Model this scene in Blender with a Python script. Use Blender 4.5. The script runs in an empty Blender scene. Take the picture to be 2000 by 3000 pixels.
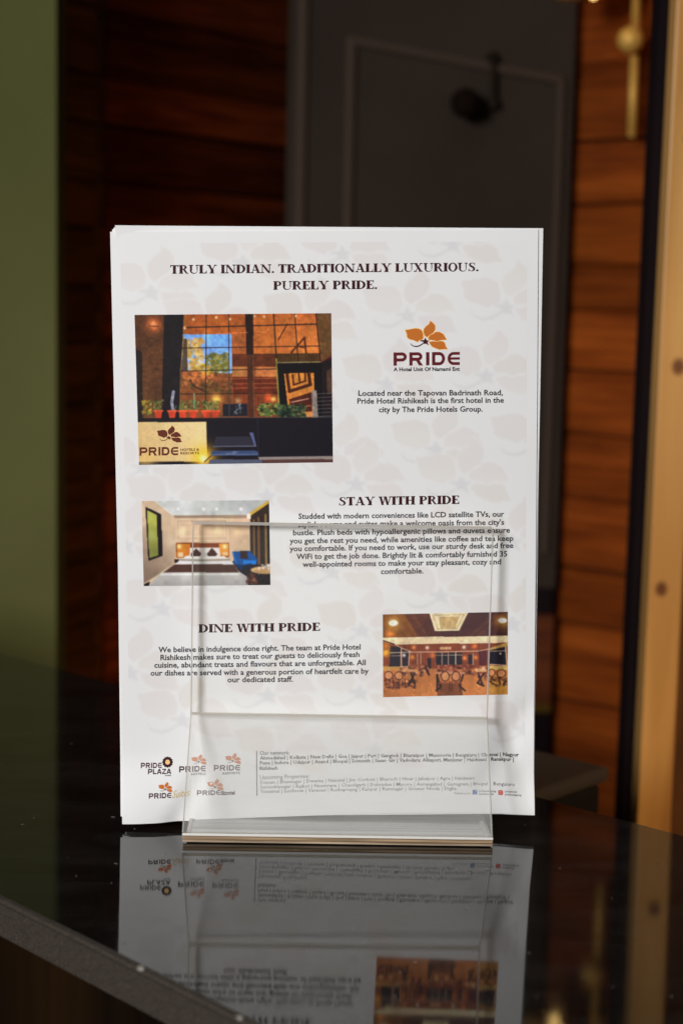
import bpy, bmesh, math, random
import numpy as np
from mathutils import Matrix, Vector
random.seed(7); RNG = np.random.default_rng(11)
SC = bpy.context.scene
COL = SC.collection

# ------------------------------------------------------------------ camera
cam = bpy.data.cameras.new('camera')
cam.sensor_fit = 'HORIZONTAL'; cam.sensor_width = 15.6; cam.lens = 39.0
cam.clip_start = .02; cam.clip_end = 60
cam.dof.use_dof = True; cam.dof.focus_distance = .862; cam.dof.aperture_fstop = 4.6; cam.dof.aperture_blades = 7
co = bpy.data.objects.new('camera', cam); COL.objects.link(co)
RT = Vector((0.9997822686, 0.0026065127, 0.0207031751)); DN = Vector((0.0208666089, -0.1248858983, -0.9919516606)); FW = Vector((0, 0.9921676867, -0.1249130958))
co.matrix_world = Matrix(((RT.x, -DN.x, -FW.x, 0), (RT.y, -DN.y, -FW.y, -0.8500878), (RT.z, -DN.z, -FW.z, 0.2710172), (0, 0, 0, 1)))
SC.camera = co

# ------------------------------------------------------------------ light
w = bpy.data.worlds.new("World"); SC.world = w; w.use_nodes = True
w.node_tree.nodes['Background'].inputs[0].default_value = (.93, .95, 1, 1)
w.node_tree.nodes['Background'].inputs[1].default_value = .02
SC.view_settings.view_transform = 'Standard'; SC.view_settings.look = 'None'
SC.view_settings.exposure = 0; SC.view_settings.gamma = 1
try: SC.view_settings.use_curve_mapping = False
except Exception: pass
SC.cycles.use_denoising = True
SC.cycles.max_bounces = 12; SC.cycles.transparent_max_bounces = 24; SC.cycles.transmission_bounces = 10
SC.cycles.sample_clamp_indirect = 6

def area(name, loc, target, size, power, col, spread=180, sy=None):
    l = bpy.data.lights.new(name, 'AREA'); l.energy = power; l.color = col; l.spread = math.radians(spread)
    l.shape = 'RECTANGLE'; l.size = size; l.size_y = sy or size
    o = bpy.data.objects.new(name, l); COL.objects.link(o); o.location = loc
    o.rotation_euler = (Vector(target) - Vector(loc)).to_track_quat('-Z', 'Y').to_euler(); return o
area('window_light', (-1.50, -2.00, .90), (0, 0, .12), .82, 13.1, (1, .992, .985), 75, .82)
area('ceiling_light', (.1, -.5, 2.1), (0, .1, 0), .7, 1.0, (1, .95, .88), 130)
area('warm_board_fill', (.62, .35, 1.15), (.34, 1.2, .0), .16, 1.45, (1, .60, .27), 70)  # unseen warm source added to brighten the right boards
area('warm_post_fill', (.60, -.35, .18), (.26, .5, -.12), .14, .42, (1, .66, .34), 60)  # added low fill that brightens the pine post, no lamp stands there
area('side_wall_fill', (-.70, .30, -.25), (-.42, 1.0, -.22), .3, .42, (1, .95, .62), 70)  # added fill lifting the lower olive wall, no fixture there

# ------------------------------------------------------------------ materials
def lin(c):
    c = np.asarray(c, float) / 255.
    return np.where(c <= .04045, c / 12.92, ((c + .055) / 1.055) ** 2.4)
def mat(name, base=(.5, .5, .5), rough=.5, spec=.5, metal=0, **kw):
    m = bpy.data.materials.new(name); m.use_nodes = True
    b = m.node_tree.nodes['Principled BSDF']
    b.inputs['Base Color'].default_value = (*base, 1); b.inputs['Roughness'].default_value = rough
    b.inputs['Specular IOR Level'].default_value = spec; b.inputs['Metallic'].default_value = metal
    for k, v in kw.items(): b.inputs[k.replace('_', ' ')].default_value = v
    return m
def nd(m, t, **kw):
    n = m.node_tree.nodes.new(t)
    for k, v in kw.items(): setattr(n, k, v)
    return n
def lk(m, a, b): m.node_tree.links.new(a, b)
def coords(m, scale=(1, 1, 1), rot=(0, 0, 0)):
    tc = nd(m, 'ShaderNodeTexCoord'); mp = nd(m, 'ShaderNodeMapping')
    mp.inputs['Scale'].default_value = scale; mp.inputs['Rotation'].default_value = rot
    lk(m, tc.outputs['Object'], mp.inputs[0]); return mp.outputs[0]
def noise(m, vec, scale, detail=4, rough=.55, dist=0):
    n = nd(m, 'ShaderNodeTexNoise'); n.inputs['Scale'].default_value = scale; n.inputs['Detail'].default_value = detail
    n.inputs['Roughness'].default_value = rough; n.inputs['Distortion'].default_value = dist
    if vec is not None: lk(m, vec, n.inputs['Vector'])
    return n.outputs['Fac']
def ramp(m, fac, stops):
    r = nd(m, 'ShaderNodeValToRGB'); e = r.color_ramp.elements
    while len(e) < len(stops): e.new(.5)
    for q, (p, c) in zip(e, stops): q.position = p; q.color = (*c, 1)
    lk(m, fac, r.inputs[0]); return r.outputs[0]
def mixc(m, fac, a, b, mode='MIX'):
    x = nd(m, 'ShaderNodeMix', data_type='RGBA', blend_type=mode)
    for s, v in ((x.inputs['Factor'], fac), (x.inputs['A'], a), (x.inputs['B'], b)):
        if hasattr(v, 'links'): lk(m, v, s)
        elif isinstance(v, (int, float)): s.default_value = v
        else: s.default_value = (*v, 1)
    return x.outputs['Result']
def bump(m, h, strength, dist=.001):
    b = nd(m, 'ShaderNodeBump'); b.inputs['Strength'].default_value = strength; b.inputs['Distance'].default_value = dist
    lk(m, h, b.inputs['Height']); lk(m, b.outputs[0], m.node_tree.nodes['Principled BSDF'].inputs['Normal'])
def setbase(m, c): lk(m, c, m.node_tree.nodes['Principled BSDF'].inputs['Base Color'])
def setrough(m, c): lk(m, c, m.node_tree.nodes['Principled BSDF'].inputs['Roughness'])

def wood(name, dark, mid, light, axis='x', rough=.45, scale=1., spec=.4, vary=.5):
    m = mat(name, mid, rough, spec)
    sc = {'x': (1.6, 18, 30), 'z': (30, 18, 1.6)}[axis]
    v = coords(m, tuple(s * scale for s in sc))
    oi = nd(m, 'ShaderNodeObjectInfo'); ad = nd(m, 'ShaderNodeVectorMath', operation='ADD'); sc2 = nd(m, 'ShaderNodeVectorMath', operation='SCALE')
    cmb = nd(m, 'ShaderNodeCombineXYZ')
    for i in range(3): lk(m, oi.outputs['Random'], cmb.inputs[i])
    lk(m, cmb.outputs[0], sc2.inputs[0]); sc2.inputs['Scale'].default_value = 37; lk(m, v, ad.inputs[0]); lk(m, sc2.outputs[0], ad.inputs[1])
    n1 = noise(m, ad.outputs[0], 1.3, 5, .6, .6)
    c = ramp(m, n1, [(.28, dark), (.5, mid), (.72, light)])
    n2 = noise(m, ad.outputs[0], 6, 3, .6)
    c = mixc(m, .35, c, ramp(m, n2, [(.35, tuple(.55 * q for q in dark)), (.65, light)]))
    hv = nd(m, 'ShaderNodeHueSaturation'); mr = nd(m, 'ShaderNodeMapRange'); mr.inputs['To Min'].default_value = 1 - vary; mr.inputs['To Max'].default_value = 1 + vary
    lk(m, oi.outputs['Random'], mr.inputs[0]); lk(m, mr.outputs[0], hv.inputs['Value']); lk(m, c, hv.inputs['Color'])
    setbase(m, hv.outputs[0]); bump(m, n2, .15, .0005); return m

M = {}
# polished near-black granite with fine brown flecks, dust and wipe marks
m = M['granite'] = mat('polished_black_granite', (.006, .006, .006), .03, .5, IOR=1.5)
v = coords(m)
vo = nd(m, 'ShaderNodeTexVoronoi'); vo.inputs['Scale'].default_value = 900; lk(m, v, vo.inputs['Vector'])
fl = ramp(m, noise(m, v, 1400, 3, .7), [(.56, (0, 0, 0)), (.72, (1, 1, 1))])
c = mixc(m, fl, (.0045, .0042, .004), (.060, .047, .033))
sm = ramp(m, noise(m, coords(m, (9, 30, 9), (0, 0, .6)), 1.4, 6, .65, .8), [(.42, (0, 0, 0)), (.75, (.010, .0095, .009))])
c = mixc(m, 1.0, c, sm, 'ADD')
setbase(m, c)
rn = noise(m, coords(m, (40, 40, 40)), 1.2, 4, .6)
mr = nd(m, 'ShaderNodeMapRange'); mr.inputs['To Min'].default_value = .012; mr.inputs['To Max'].default_value = .085; lk(m, rn, mr.inputs[0]); setrough(m, mr.outputs[0])
# sawn stone edge
m = M['stone_edge'] = mat('rough_sawn_granite_edge', (.07, .05, .036), .6, .35)
v = coords(m)
setbase(m, ramp(m, noise(m, v, 900, 5, .75), [(.3, (.014, .010, .007)), (.5, (.032, .024, .018)), (.72, (.075, .060, .046))]))
bump(m, noise(m, v, 900, 4, .7), .4, .0004)
M['pale_dot'] = mat('pale_edge_dot', (.17, .155, .13), .4, .5)
M['lacquer'] = wood('dark_lacquer_painted_reflection', (.0016, .0012, .001), (.003, .002, .0015), (.05, .022, .006), 'z', .25, .12, .5, .3)  # brown streaks painted in place of an orange reflection on the dark face
M['paper'] = mat('white_coated_paper', (.86, .855, .85), .42, .35)
v = coords(M['paper']); setbase(M['paper'], ramp(M['paper'], noise(M['paper'], v, 18, 3), [(.3, (.845, .835, .825)), (.7, (.885, .882, .88))]))
bump(M['paper'], noise(M['paper'], v, 600, 2), .05, .0001)
def ink(name, c, rough=.5, k=1.22): M[name] = mat(name, tuple(lin(c) * k), rough, .3); return M[name]
ink('maroon_ink', (52, 10, 18)); ink('black_ink', (42, 42, 46)); ink('grey_ink', (84, 84, 86)); ink('fine_ink', (30, 30, 34))
ink('orange_ink', (186, 104, 36)); ink('orange_halo_ink', (236, 190, 122)); ink('logo_maroon_ink', (92, 22, 28)); ink('gold_ink', (190, 160, 60)); ink('dark_maroon_ink', (60, 10, 26))
ink('blue_icon_ink', (60, 90, 150)); ink('red_icon_ink', (190, 60, 80)); ink('sign_brown_ink', (95, 38, 22)); ink('light_grey_ink', (120, 120, 120))
# printed picture: colour comes from the printed dots (a colour attribute)
m = M['picture'] = mat('printed_picture_ink', (.5, .5, .5), .4, .35)
at = nd(m, 'ShaderNodeVertexColor'); at.layer_name = 'print'; setbase(m, at.outputs[0])
# acrylic
def acrylic(name, haze, tint=(.998, .998, .996), hz_col=(.8, .79, .76)):
    m = bpy.data.materials.new(name); m.use_nodes = True; nt = m.node_tree; nt.nodes.clear()
    out = nd(m, 'ShaderNodeOutputMaterial'); tr = nd(m, 'ShaderNodeBsdfTransparent'); tr.inputs[0].default_value = (*tint, 1)
    gl = nd(m, 'ShaderNodeBsdfGlossy'); gl.inputs['Roughness'].default_value = .03; gl.inputs[0].default_value = (1, 1, 1, 1)
    fr = nd(m, 'ShaderNodeFresnel'); fr.inputs[0].default_value = 1.16
    mx = nd(m, 'ShaderNodeMixShader'); lk(m, fr.outputs[0], mx.inputs[0]); lk(m, tr.outputs[0], mx.inputs[1]); lk(m, gl.outputs[0], mx.inputs[2])
    s = mx.outputs[0]
    if haze:
        df = nd(m, 'ShaderNodeBsdfDiffuse'); df.inputs[0].default_value = (*hz_col, 1)
        m2 = nd(m, 'ShaderNodeMixShader'); lk(m, s, m2.inputs[1]); lk(m, df.outputs[0], m2.inputs[2])
        tc = coords(m, (14, 14, 70)); n = noise(m, tc, 1.5, 4, .6); mr = nd(m, 'ShaderNodeMapRange')
        mr.inputs['From Min'].default_value = .3; mr.inputs['From Max'].default_value = .7
        mr.inputs['To Min'].default_value = haze * .8; mr.inputs['To Max'].default_value = haze * 1.2; lk(m, n, mr.inputs[0]); lk(m, mr.outputs[0], m2.inputs[0]); s = m2.outputs[0]
    lk(m, s, out.inputs[0]); return m
M['acrylic'] = acrylic('clear_acrylic_face', .012)
M['acrylic_lip'] = acrylic('worn_hazy_acrylic_face', .15)
M['acrylic_base'] = mat('acrylic_floor_painted_reflection', (.47, .47, .44), .16, .6)  # opaque streaky grey stands in for paper reflected in the clear plate
v = coords(M['acrylic_base'], (4, 260, 260)); setbase(M['acrylic_base'], ramp(M['acrylic_base'], noise(M['acrylic_base'], v, 1.2, 3), [(.3, (.20, .20, .185)), (.5, (.30, .30, .28)), (.72, (.48, .48, .45))]))
def glass(name, col, rough=.02, ior=1.49):
    m = bpy.data.materials.new(name); m.use_nodes = True; nt = m.node_tree; nt.nodes.clear()
    out = nd(m, 'ShaderNodeOutputMaterial'); g = nd(m, 'ShaderNodeBsdfGlass'); g.inputs['Color'].default_value = (*col, 1); g.inputs['Roughness'].default_value = rough; g.inputs['IOR'].default_value = ior
    lk(m, g.outputs[0], out.inputs[0]); return m
m = M['acrylic_edge'] = bpy.data.materials.new('acrylic_edge_painted_light'); m.use_nodes = True; m.node_tree.nodes.clear()  # white diffuse stands in for the bright refracted edge line; tint browns its shadow
_o = nd(m, 'ShaderNodeOutputMaterial'); _t = nd(m, 'ShaderNodeBsdfTransparent'); _t.inputs[0].default_value = (.74, .67, .56, 1); _d = nd(m, 'ShaderNodeBsdfDiffuse'); _d.inputs[0].default_value = (.95, .94, .92, 1)
_g = nd(m, 'ShaderNodeBsdfGlossy'); _g.inputs['Roughness'].default_value = .12; _a = nd(m, 'ShaderNodeMixShader'); _a.inputs[0].default_value = .55; _b = nd(m, 'ShaderNodeMixShader'); _b.inputs[0].default_value = .12
lk(m, _t.outputs[0], _a.inputs[1]); _s = nd(m, 'ShaderNodeBsdfTranslucent'); _s.inputs[0].default_value = (.95, .94, .9, 1); _c = nd(m, 'ShaderNodeMixShader'); _c.inputs[0].default_value = .5; lk(m, _d.outputs[0], _c.inputs[1]); lk(m, _s.outputs[0], _c.inputs[2]); lk(m, _c.outputs[0], _a.inputs[2]); lk(m, _a.outputs[0], _b.inputs[1]); lk(m, _g.outputs[0], _b.inputs[2]); lk(m, _b.outputs[0], _o.inputs[0])
M['edge_white'] = mat('bright_acrylic_edge_line', (.80, .78, .74), .25, .6)
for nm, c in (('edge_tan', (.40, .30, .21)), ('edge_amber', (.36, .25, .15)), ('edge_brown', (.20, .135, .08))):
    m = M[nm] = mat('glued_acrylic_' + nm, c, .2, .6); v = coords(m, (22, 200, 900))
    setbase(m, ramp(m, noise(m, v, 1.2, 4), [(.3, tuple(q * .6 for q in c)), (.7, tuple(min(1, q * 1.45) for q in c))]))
M['olive'] = mat('olive_green_painted_plaster', (.155, .150, .052), .85, .05)
m = M['olive']; v = coords(m); setbase(m, ramp(m, noise(m, v, 3, 4), [(.3, (.122, .124, .042)), (.7, (.158, .160, .058))])); bump(m, noise(m, v, 120, 4), .12, .001)
M['dark_board'] = wood('dark_stained_plank', (.05, .009, .0022), (.17, .026, .005), (.46, .085, .014), 'x', .6, 1., .06, .5)
M['return_board'] = wood('brown_stained_plank', (.045, .018, .003), (.12, .042, .007), (.30, .085, .010), 'x', .6, 1., .1, .4)
M['warm_board'] = wood('orange_brown_stained_plank', (.10, .017, .003), (.24, .047, .006), (.38, .086, .011), 'x', .55, .8, .06, .22)
M['back_dark'] = mat('dark_wall_behind_boards', (.022, .008, .004), .8, .1)
M['grey_door'] = mat('grey_brown_painted_door', (.060, .052, .045), .7, .08)
m = M['grey_door']; v = coords(m); setbase(m, ramp(m, noise(m, v, 5, 4), [(.3, (.038, .026, .019)), (.7, (.050, .035, .026))])); bump(m, noise(m, v, 90, 3), .08, .0006)
M['knob'] = mat('dark_bronze_knob', (.012, .006, .004), .85, .05)
M['brass'] = mat('brushed_brass', (.90, .52, .11), .48, .4, .25)
M['brass_dark'] = mat('aged_brass_strip', (.20, .11, .015), .45, .5, .8)
M['frame'] = mat('near_black_timber_frame', (.010, .006, .007), .8, .05)
m = M['frame']; v = coords(m, (40, 40, 2)); setbase(m, ramp(m, noise(m, v, 1.5, 4), [(.3, (.007, .004, .005)), (.7, (.016, .009, .010))]))
# pine with real knots
m = M['pine'] = mat('varnished_knotty_pine', (.6, .38, .16), .4, .4)
v = coords(m, (34, 20, 1.7)); n1 = noise(m, v, 1.1, 5, .6, .8)
c = ramp(m, n1, [(.3, (.42, .20, .052)), (.5, (.55, .28, .080)), (.72, (.64, .36, .115))])
tc = nd(m, 'ShaderNodeTexCoord')
for (kx, kz, r) in ((.26259, .22322, .0052), (.25752, .04524, .0047), (.262, .40, .004), (.259, -.24, .005)):
    mp = nd(m, 'ShaderNodeVectorMath', operation='SUBTRACT'); lk(m, tc.outputs['Object'], mp.inputs[0]); mp.inputs[1].default_value = (kx, .5, kz)
    ml = nd(m, 'ShaderNodeVectorMath', operation='MULTIPLY'); lk(m, mp.outputs[0], ml.inputs[0]); ml.inputs[1].default_value = (1, 0, .8)
    ln = nd(m, 'ShaderNodeVectorMath', operation='LENGTH'); lk(m, ml.outputs[0], ln.inputs[0])
    mr = nd(m, 'ShaderNodeMapRange', interpolation_type='SMOOTHSTEP'); mr.inputs['From Min'].default_value = r * .5; mr.inputs['From Max'].default_value = r * 1.5; mr.inputs['To Min'].default_value = 1; mr.inputs['To Max'].default_value = 0
    lk(m, ln.outputs['Value'], mr.inputs[0]); c = mixc(m, mr.outputs[0], c, (.15, .045, .012))
setbase(m, c)
M['brown_wood'] = wood('brown_upright_plank', (.05, .018, .005), (.12, .045, .012), (.2, .085, .025), 'z', .5, 1, .3, .2)  # brown is the board's own wood colour
M['red_wood'] = wood('red_brown_drawer_front', (.055, .012, .004), (.12, .028, .008), (.18, .045, .012), 'x', .4, 1, .3, .05)
M['black_plastic'] = mat('black_textured_plastic', (.012, .010, .009), .4, .4)
M['grey_plastic'] = mat('dark_grey_plastic_lid', (.058, .046, .040), .55, .4)
M['desk'] = mat('dark_desk_laminate', (.02, .014, .010), .4, .4)
M['floor'] = wood('brown_wood_floor', (.06, .028, .012), (.14, .065, .025), (.24, .12, .05), 'x', .35, .3, .4, .1)
M['shade_glass'] = glass('amber_lamp_glass', (1, .86, .62), .02, 1.45)
m = M['bulb'] = mat('lit_frosted_bulb', (1, 1, 1), .3); b = m.node_tree.nodes['Principled BSDF']
b.inputs['Emission Color'].default_value = (1, .86, .55, 1); b.inputs['Emission Strength'].default_value = 4.5
M['lint'] = mat('pale_dust_fibre', (.13, .12, .10), .9, .1)

# ------------------------------------------------------------------ object helpers
def mesh_obj(name, verts, faces, m, parent=None, smooth=False, mats=None, fm=None):
    me = bpy.data.meshes.new(name); me.from_pydata([tuple(v) for v in verts], [], [tuple(f) for f in faces]); me.update()
    for q in (mats or [m]): me.materials.append(q)
    if fm is not None: me.polygons.foreach_set('material_index', fm)
    if smooth: me.polygons.foreach_set('use_smooth', [True] * len(me.polygons))
    o = bpy.data.objects.new(name, me); COL.objects.link(o)
    if parent: o.parent = parent
    return o
def bm_obj(name, bm, m, parent=None, smooth=False):
    me = bpy.data.meshes.new(name); bmesh.ops.recalc_face_normals(bm, faces=bm.faces); bm.to_mesh(me); bm.free(); me.materials.append(m)
    if smooth: me.polygons.foreach_set('use_smooth', [True] * len(me.polygons))
    o = bpy.data.objects.new(name, me); COL.objects.link(o)
    if parent: o.parent = parent
    return o
def tag(o, label=None, cat=None, group=None, kind=None):
    for k, v in (('label', label), ('category', cat), ('group', group), ('kind', kind)):
        if v: o[k] = v
    return o
def empty(name, loc=(0, 0, 0), label=None, cat=None, group=None, rz=0):
    o = bpy.data.objects.new(name, None); COL.objects.link(o); o.location = loc; o.rotation_euler = (0, 0, rz); o.empty_display_size = .02
    return tag(o, label, cat, group)
def add_prism(bm, pts, z0, z1, bevel=0):
    lo = [bm.verts.new((x, y, z0)) for x, y in pts]; hi = [bm.verts.new((x, y, z1)) for x, y in pts]; n = len(pts)
    fs = [bm.faces.new(lo[::-1]), bm.faces.new(hi)] + [bm.faces.new((lo[i], lo[(i + 1) % n], hi[(i + 1) % n], hi[i])) for i in range(n)]
    if bevel:
        bm.normal_update(); es = list({e for f in fs for e in f.edges}); bmesh.ops.bevel(bm, geom=es, offset=bevel, segments=2, affect='EDGES', profile=.6)
def box(name, x0, x1, y0, y1, z0, z1, m, parent=None, bevel=0):
    bm = bmesh.new(); add_prism(bm, [(x0, y0), (x1, y0), (x1, y1), (x0, y1)], z0, z1, bevel); return bm_obj(name, bm, m, parent)
def add_tube(bm, p, q, r0, r1=None, n=20, caps=True):
    p, q = Vector(p), Vector(q); r1 = r0 if r1 is None else r1; d = (q - p).normalized(); a = d.orthogonal().normalized(); b = d.cross(a)
    A = [bm.verts.new(p + (a * math.cos(t) + b * math.sin(t)) * r0) for t in [2 * math.pi * i / n for i in range(n)]]
    B = [bm.verts.new(q + (a * math.cos(t) + b * math.sin(t)) * r1) for t in [2 * math.pi * i / n for i in range(n)]]
    for i in range(n): bm.faces.new((A[i], A[(i + 1) % n], B[(i + 1) % n], B[i]))
    if caps: bm.faces.new(A[::-1]); bm.faces.new(B)
def lathe(name, prof, loc, m, parent=None, n=32):
    vs, fs = [], []; k = len(prof)
    for i in range(n):
        a = 2 * math.pi * i / n
        for r, z in prof: vs.append((loc[0] + r * math.cos(a), loc[1] + r * math.sin(a), loc[2] + z))
    for i in range(n):
        j = (i + 1) % n
        for q in range(k - 1): fs.append((i * k + q, j * k + q, j * k + q + 1, i * k + q + 1))
    return mesh_obj(name, vs, fs, m, parent, True)

# ------------------------------------------------------------------ the setting
# floor of the lobby
tag(box('floor', -4, 4, -4, 4, -1.15, -1.10, M['floor']), kind='structure')
# olive wall at the left, nearer than the timber
tag(box('wall_left', -3.2, -.3115, 1.0, 1.06, -1.10, 2.4, M['olive']), kind='structure')

def board_wall(name, A, B, zs, m, label_m, thick=.006, gap=.0016):
    """timber-boarded wall from A to B (plan points), a board between each pair of heights"""
    A, B = Vector((A[0], A[1], 0)), Vector((B[0], B[1], 0)); L = (B - A).length; ang = math.atan2(B.y - A.y, B.x - A.x)
    wl = box(name, 0, L, .002, .05, -1.10, 2.4, M['back_dark']); wl.location = A; wl.rotation_euler = (0, 0, ang); tag(wl, kind='structure')
    for i in range(len(zs) - 1):
        bm = bmesh.new(); h = zs[i + 1] - zs[i] - gap; dz = random.uniform(-.001, .001)
        prof = [(-.0, 0), (-thick * .8, .0015), (-thick, h * .5), (-thick * .8, h - .003), (-.001, h)]
        vs = [[bm.verts.new((x, y, z)) for (y, z) in prof] for x in (0, L)]
        for k in range(len(prof) - 1): bm.faces.new((vs[0][k], vs[1][k], vs[1][k + 1], vs[0][k + 1]))
        bm.faces.new(vs[0]); bm.faces.new(vs[1][::-1]); bm.faces.new((vs[0][0], vs[0][-1], vs[1][-1], vs[1][0]))
        b = bm_obj('board', bm, m, wl); b.location = (0, random.uniform(-.001, .001), zs[i] + dz)
    return wl
zl = [-.95 + .066 * i for i in range(10)] + [-.292, -.206, -.121, -.035, .053, .143, .212, .279, .345, .401, .467, .521, .599, .667, .74, .81, .88, .95, 1.02, 1.09]
zr = [-.90, -.82, -.74, -.66, -.57, -.49, -.41, -.318, -.246, -.144, -.070, .020, .103, .185, .262, .319, .396, .474, .568, .655, .74, .83, .92, 1.0, 1.09]
board_wall('wall_return', (-.345, 1.07), (-.2899, 1.21), zl, M['return_board'], '')
board_wall('wall_back', (-.2901, 1.2), (-.06, 1.52), zl, M['dark_board'], '')
board_wall('wall_right', (.2796, 1.368), (.62, 1.08), zr, M['warm_board'], '')
# corner trim of the timber walls
tr = box('corner_trim', -.3050, -.2880, 1.183, 1.197, -1.10, 2.4, M['return_board']); tag(tr, 'dark brown vertical corner trim where the left timber walls meet', 'trim')

# grey panelled wardrobe
wd = empty('wardrobe', (.10, 1.33, -1.10), 'tall dark grey panelled wardrobe with a round dark knob behind the leaflets', 'wardrobe')
def wp(name, x0, x1, y0, y1, z0, z1, m, parent=wd, bevel=.0015):
    bm = bmesh.new(); add_prism(bm, [(x0 - .10, y0 - 1.33), (x1 - .10, y0 - 1.33), (x1 - .10, y1 - 1.33), (x0 - .10, y1 - 1.33)], z0 + 1.10, z1 + 1.10, bevel); return bm_obj(name, bm, m, parent)
wp('carcass', -.0780, .2780, 1.352, 1.43, -1.10, 2.2, M['back_dark'])
door = wp('door', -.0785, .2790, 1.33, 1.350, -.098, 2.19, M['grey_door'])
def moulding(a, b, wdt, m):
    a, b = Vector((a[0], 0, a[1])), Vector((b[0], 0, b[1])); d = (b - a).normalized(); s = Vector((-d.z, 0, d.x)) * wdt / 2
    bm = bmesh.new(); Y0, Y1 = 0, -.006; base = Vector((-.10, 0, 1.10))
    sec = [(-1, Y0), (-.8, Y1), (-.2, Y1 - .002), (.2, Y1 - .002), (.8, Y1), (1, Y0)]
    rows = [[bm.verts.new(base + p + s * k + Vector((0, y, 0))) for k, y in sec] for p in (a, b)]
    for i in range(5): bm.faces.new((rows[0][i], rows[1][i], rows[1][i + 1], rows[0][i + 1]))
    bm.faces.new(rows[0]); bm.faces.new(rows[1][::-1]); bm.faces.new((rows[0][0], rows[0][5], rows[1][5], rows[1][0]))
    o = bm_obj('moulding', bm, m, wd); return o
M['moulding'] = mat('grey_brown_moulding', (.085, .056, .041), .6, .1)
moulding((-.060, -.098), (-.060, 2.18), .016, M['moulding'])
moulding((.0005, -.05), (.0005, .592), .014, M['moulding'])
moulding((.0005, .588), (.2634, .545), .012, M['moulding'])
moulding((.2630, .545), (.2630, -.05), .010, M['moulding'])
# knob with its rose and a slim latch bracket
kn = lathe('knob', [(0, -.022), (.009, -.021), (.0165, -.014), (.0185, -.004), (.015, .006), (.007, .010), (.006, .026)], (0, 0, 0), M['knob'], wd)
kn.rotation_euler = (math.radians(-90), 0, 0); kn.location = (.1420 - .10, -.028, .5115 + 1.10)
bm = bmesh.new(); add_tube(bm, (.178 - .10, -.008, .515 + 1.10), (.1778 - .10, -.008, .565 + 1.10), .0042); add_tube(bm, (.178 - .10, -.008, .565 + 1.10), (.172 - .10, -.012, .574 + 1.10), .0065); add_tube(bm, (.178 - .10, -.009, .508 + 1.10), (.178 - .10, -.009, .519 + 1.10), .0075)
M['latch'] = mat('dull_brown_latch', (.026, .018, .012), .8, .05); bm_obj('latch', bm, M['latch'], wd)
wp('upper_drawer_gap', -.0785, .2785, 1.335, 1.351, -.131, -.100, M['frame'])
wp('drawer_front', -.0785, .2785, 1.328, 1.351, -.249, -.133, M['red_wood'])
wp('brass_strip', -.0785, .2785, 1.326, 1.351, -.2615, -.2505, M['brass_dark'], bevel=.001)
wp('plinth', -.0785, .2780, 1.330, 1.351, -1.10, -.263, M['frame'])

# near-black frame and pine post at the right
DF = box('door_frame', .2525, .3040, .60, .64, -1.10, 2.4, M['frame'], bevel=.002); DF.rotation_euler = (0, math.radians(.25), 0); DF.location.x = -.0012
tag(DF, 'near-black vertical timber frame just left of the pine post', 'door frame')
TP = box('timber_post', .2470, .2745, .50, .53, -1.10, 2.4, M['pine'], bevel=.0018); TP.rotation_euler = (0, math.radians(.25), 0); TP.location.x = -.0003
tag(TP, 'pale varnished knotty pine post at the right edge', 'post')
bw = box('wall_board', .2735, .60, .545, .57, -1.10, 2.4, M['brown_wood'], bevel=.001); tag(bw, 'brown upright board behind the pine post', 'board')

# brass wall lamp
lamp = empty('wall_lamp', (.34, 1.26, .58), 'brass wall lamp with ball joint and long rod on the orange-brown boards', 'wall lamp')
def loc(p): return (p[0] - .34, p[1] - 1.26, p[2] - .58)
bm = bmesh.new(); add_tube(bm, loc((.3413, 1.262, .568)), loc((.34208, 1.262, .4745)), .0048); add_tube(bm, loc((.34208, 1.262, .4745)), loc((.3421, 1.262, .4715)), .0048, .0034); bm_obj('lower_rod', bm, M['brass'], lamp, True)
bm = bmesh.new(); add_tube(bm, loc((.3413, 1.262, .592)), loc((.3395, 1.262, .78)), .0048); bm_obj('upper_rod', bm, M['brass'], lamp, True)
bm = bmesh.new(); bmesh.ops.create_uvsphere(bm, u_segments=32, v_segments=20, radius=.0158, matrix=Matrix.Translation(loc((.3343, 1.252, .5845)))); bm_obj('ball', bm, M['brass'], lamp, True)
for nm, p, q, a, b in (('arm', (.3395, 1.26, .74), (.29, 1.225, .74), .004, .004), ('wall_bracket', (.345, 1.262, .66), (.368, 1.288, .66), .004, .004), ('bulb_holder', (.29, 1.225, .736), (.284, 1.22, .70), .0045, .012)):
    bm = bmesh.new(); add_tube(bm, loc(p), loc(q), a, b); bm_obj(nm, bm, M['brass'], lamp, True)
lathe('glass_shade', [(.0, -.040), (.012, -.0385), (.022, -.034), (.029, -.024), (.032, -.008), (.031, .015), (.026, .034), (.022, .044), (.0205, .044), (.0245, .033), (.0292, .015), (.0302, -.008), (.0272, -.023), (.0205, -.032), (.011, -.0362), (0, -.0378)], loc((.2795, 1.22, .6625)), M['shade_glass'], lamp)
lathe('bulb', [(0, -.024), (.004, -.022), (.0068, -.014), (.0072, 0), (.006, .016), (.005, .03), (0, .03)], loc((.2835, 1.218, .650)), M['bulb'], lamp)
lathe('brass_cup', [(0, .0), (.016, -.002), (.020, -.012), (.0185, -.013), (.014, -.004), (0, -.002)], loc((.2795, 1.22, .7125)), M['brass'], lamp)
lathe('brass_cup', [(0, -.003), (.012, -.002), (.021, .004), (.0195, .0055), (.011, .0005), (0, .0)], loc((.2530, 1.20, .6235)), M['brass'], lamp)
bm = bmesh.new(); add_tube(bm, loc((.2530, 1.20, .6235)), loc((.2560, 1.205, .76)), .0035); bm_obj('drop_rod', bm, M['brass'], lamp, True)
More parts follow.
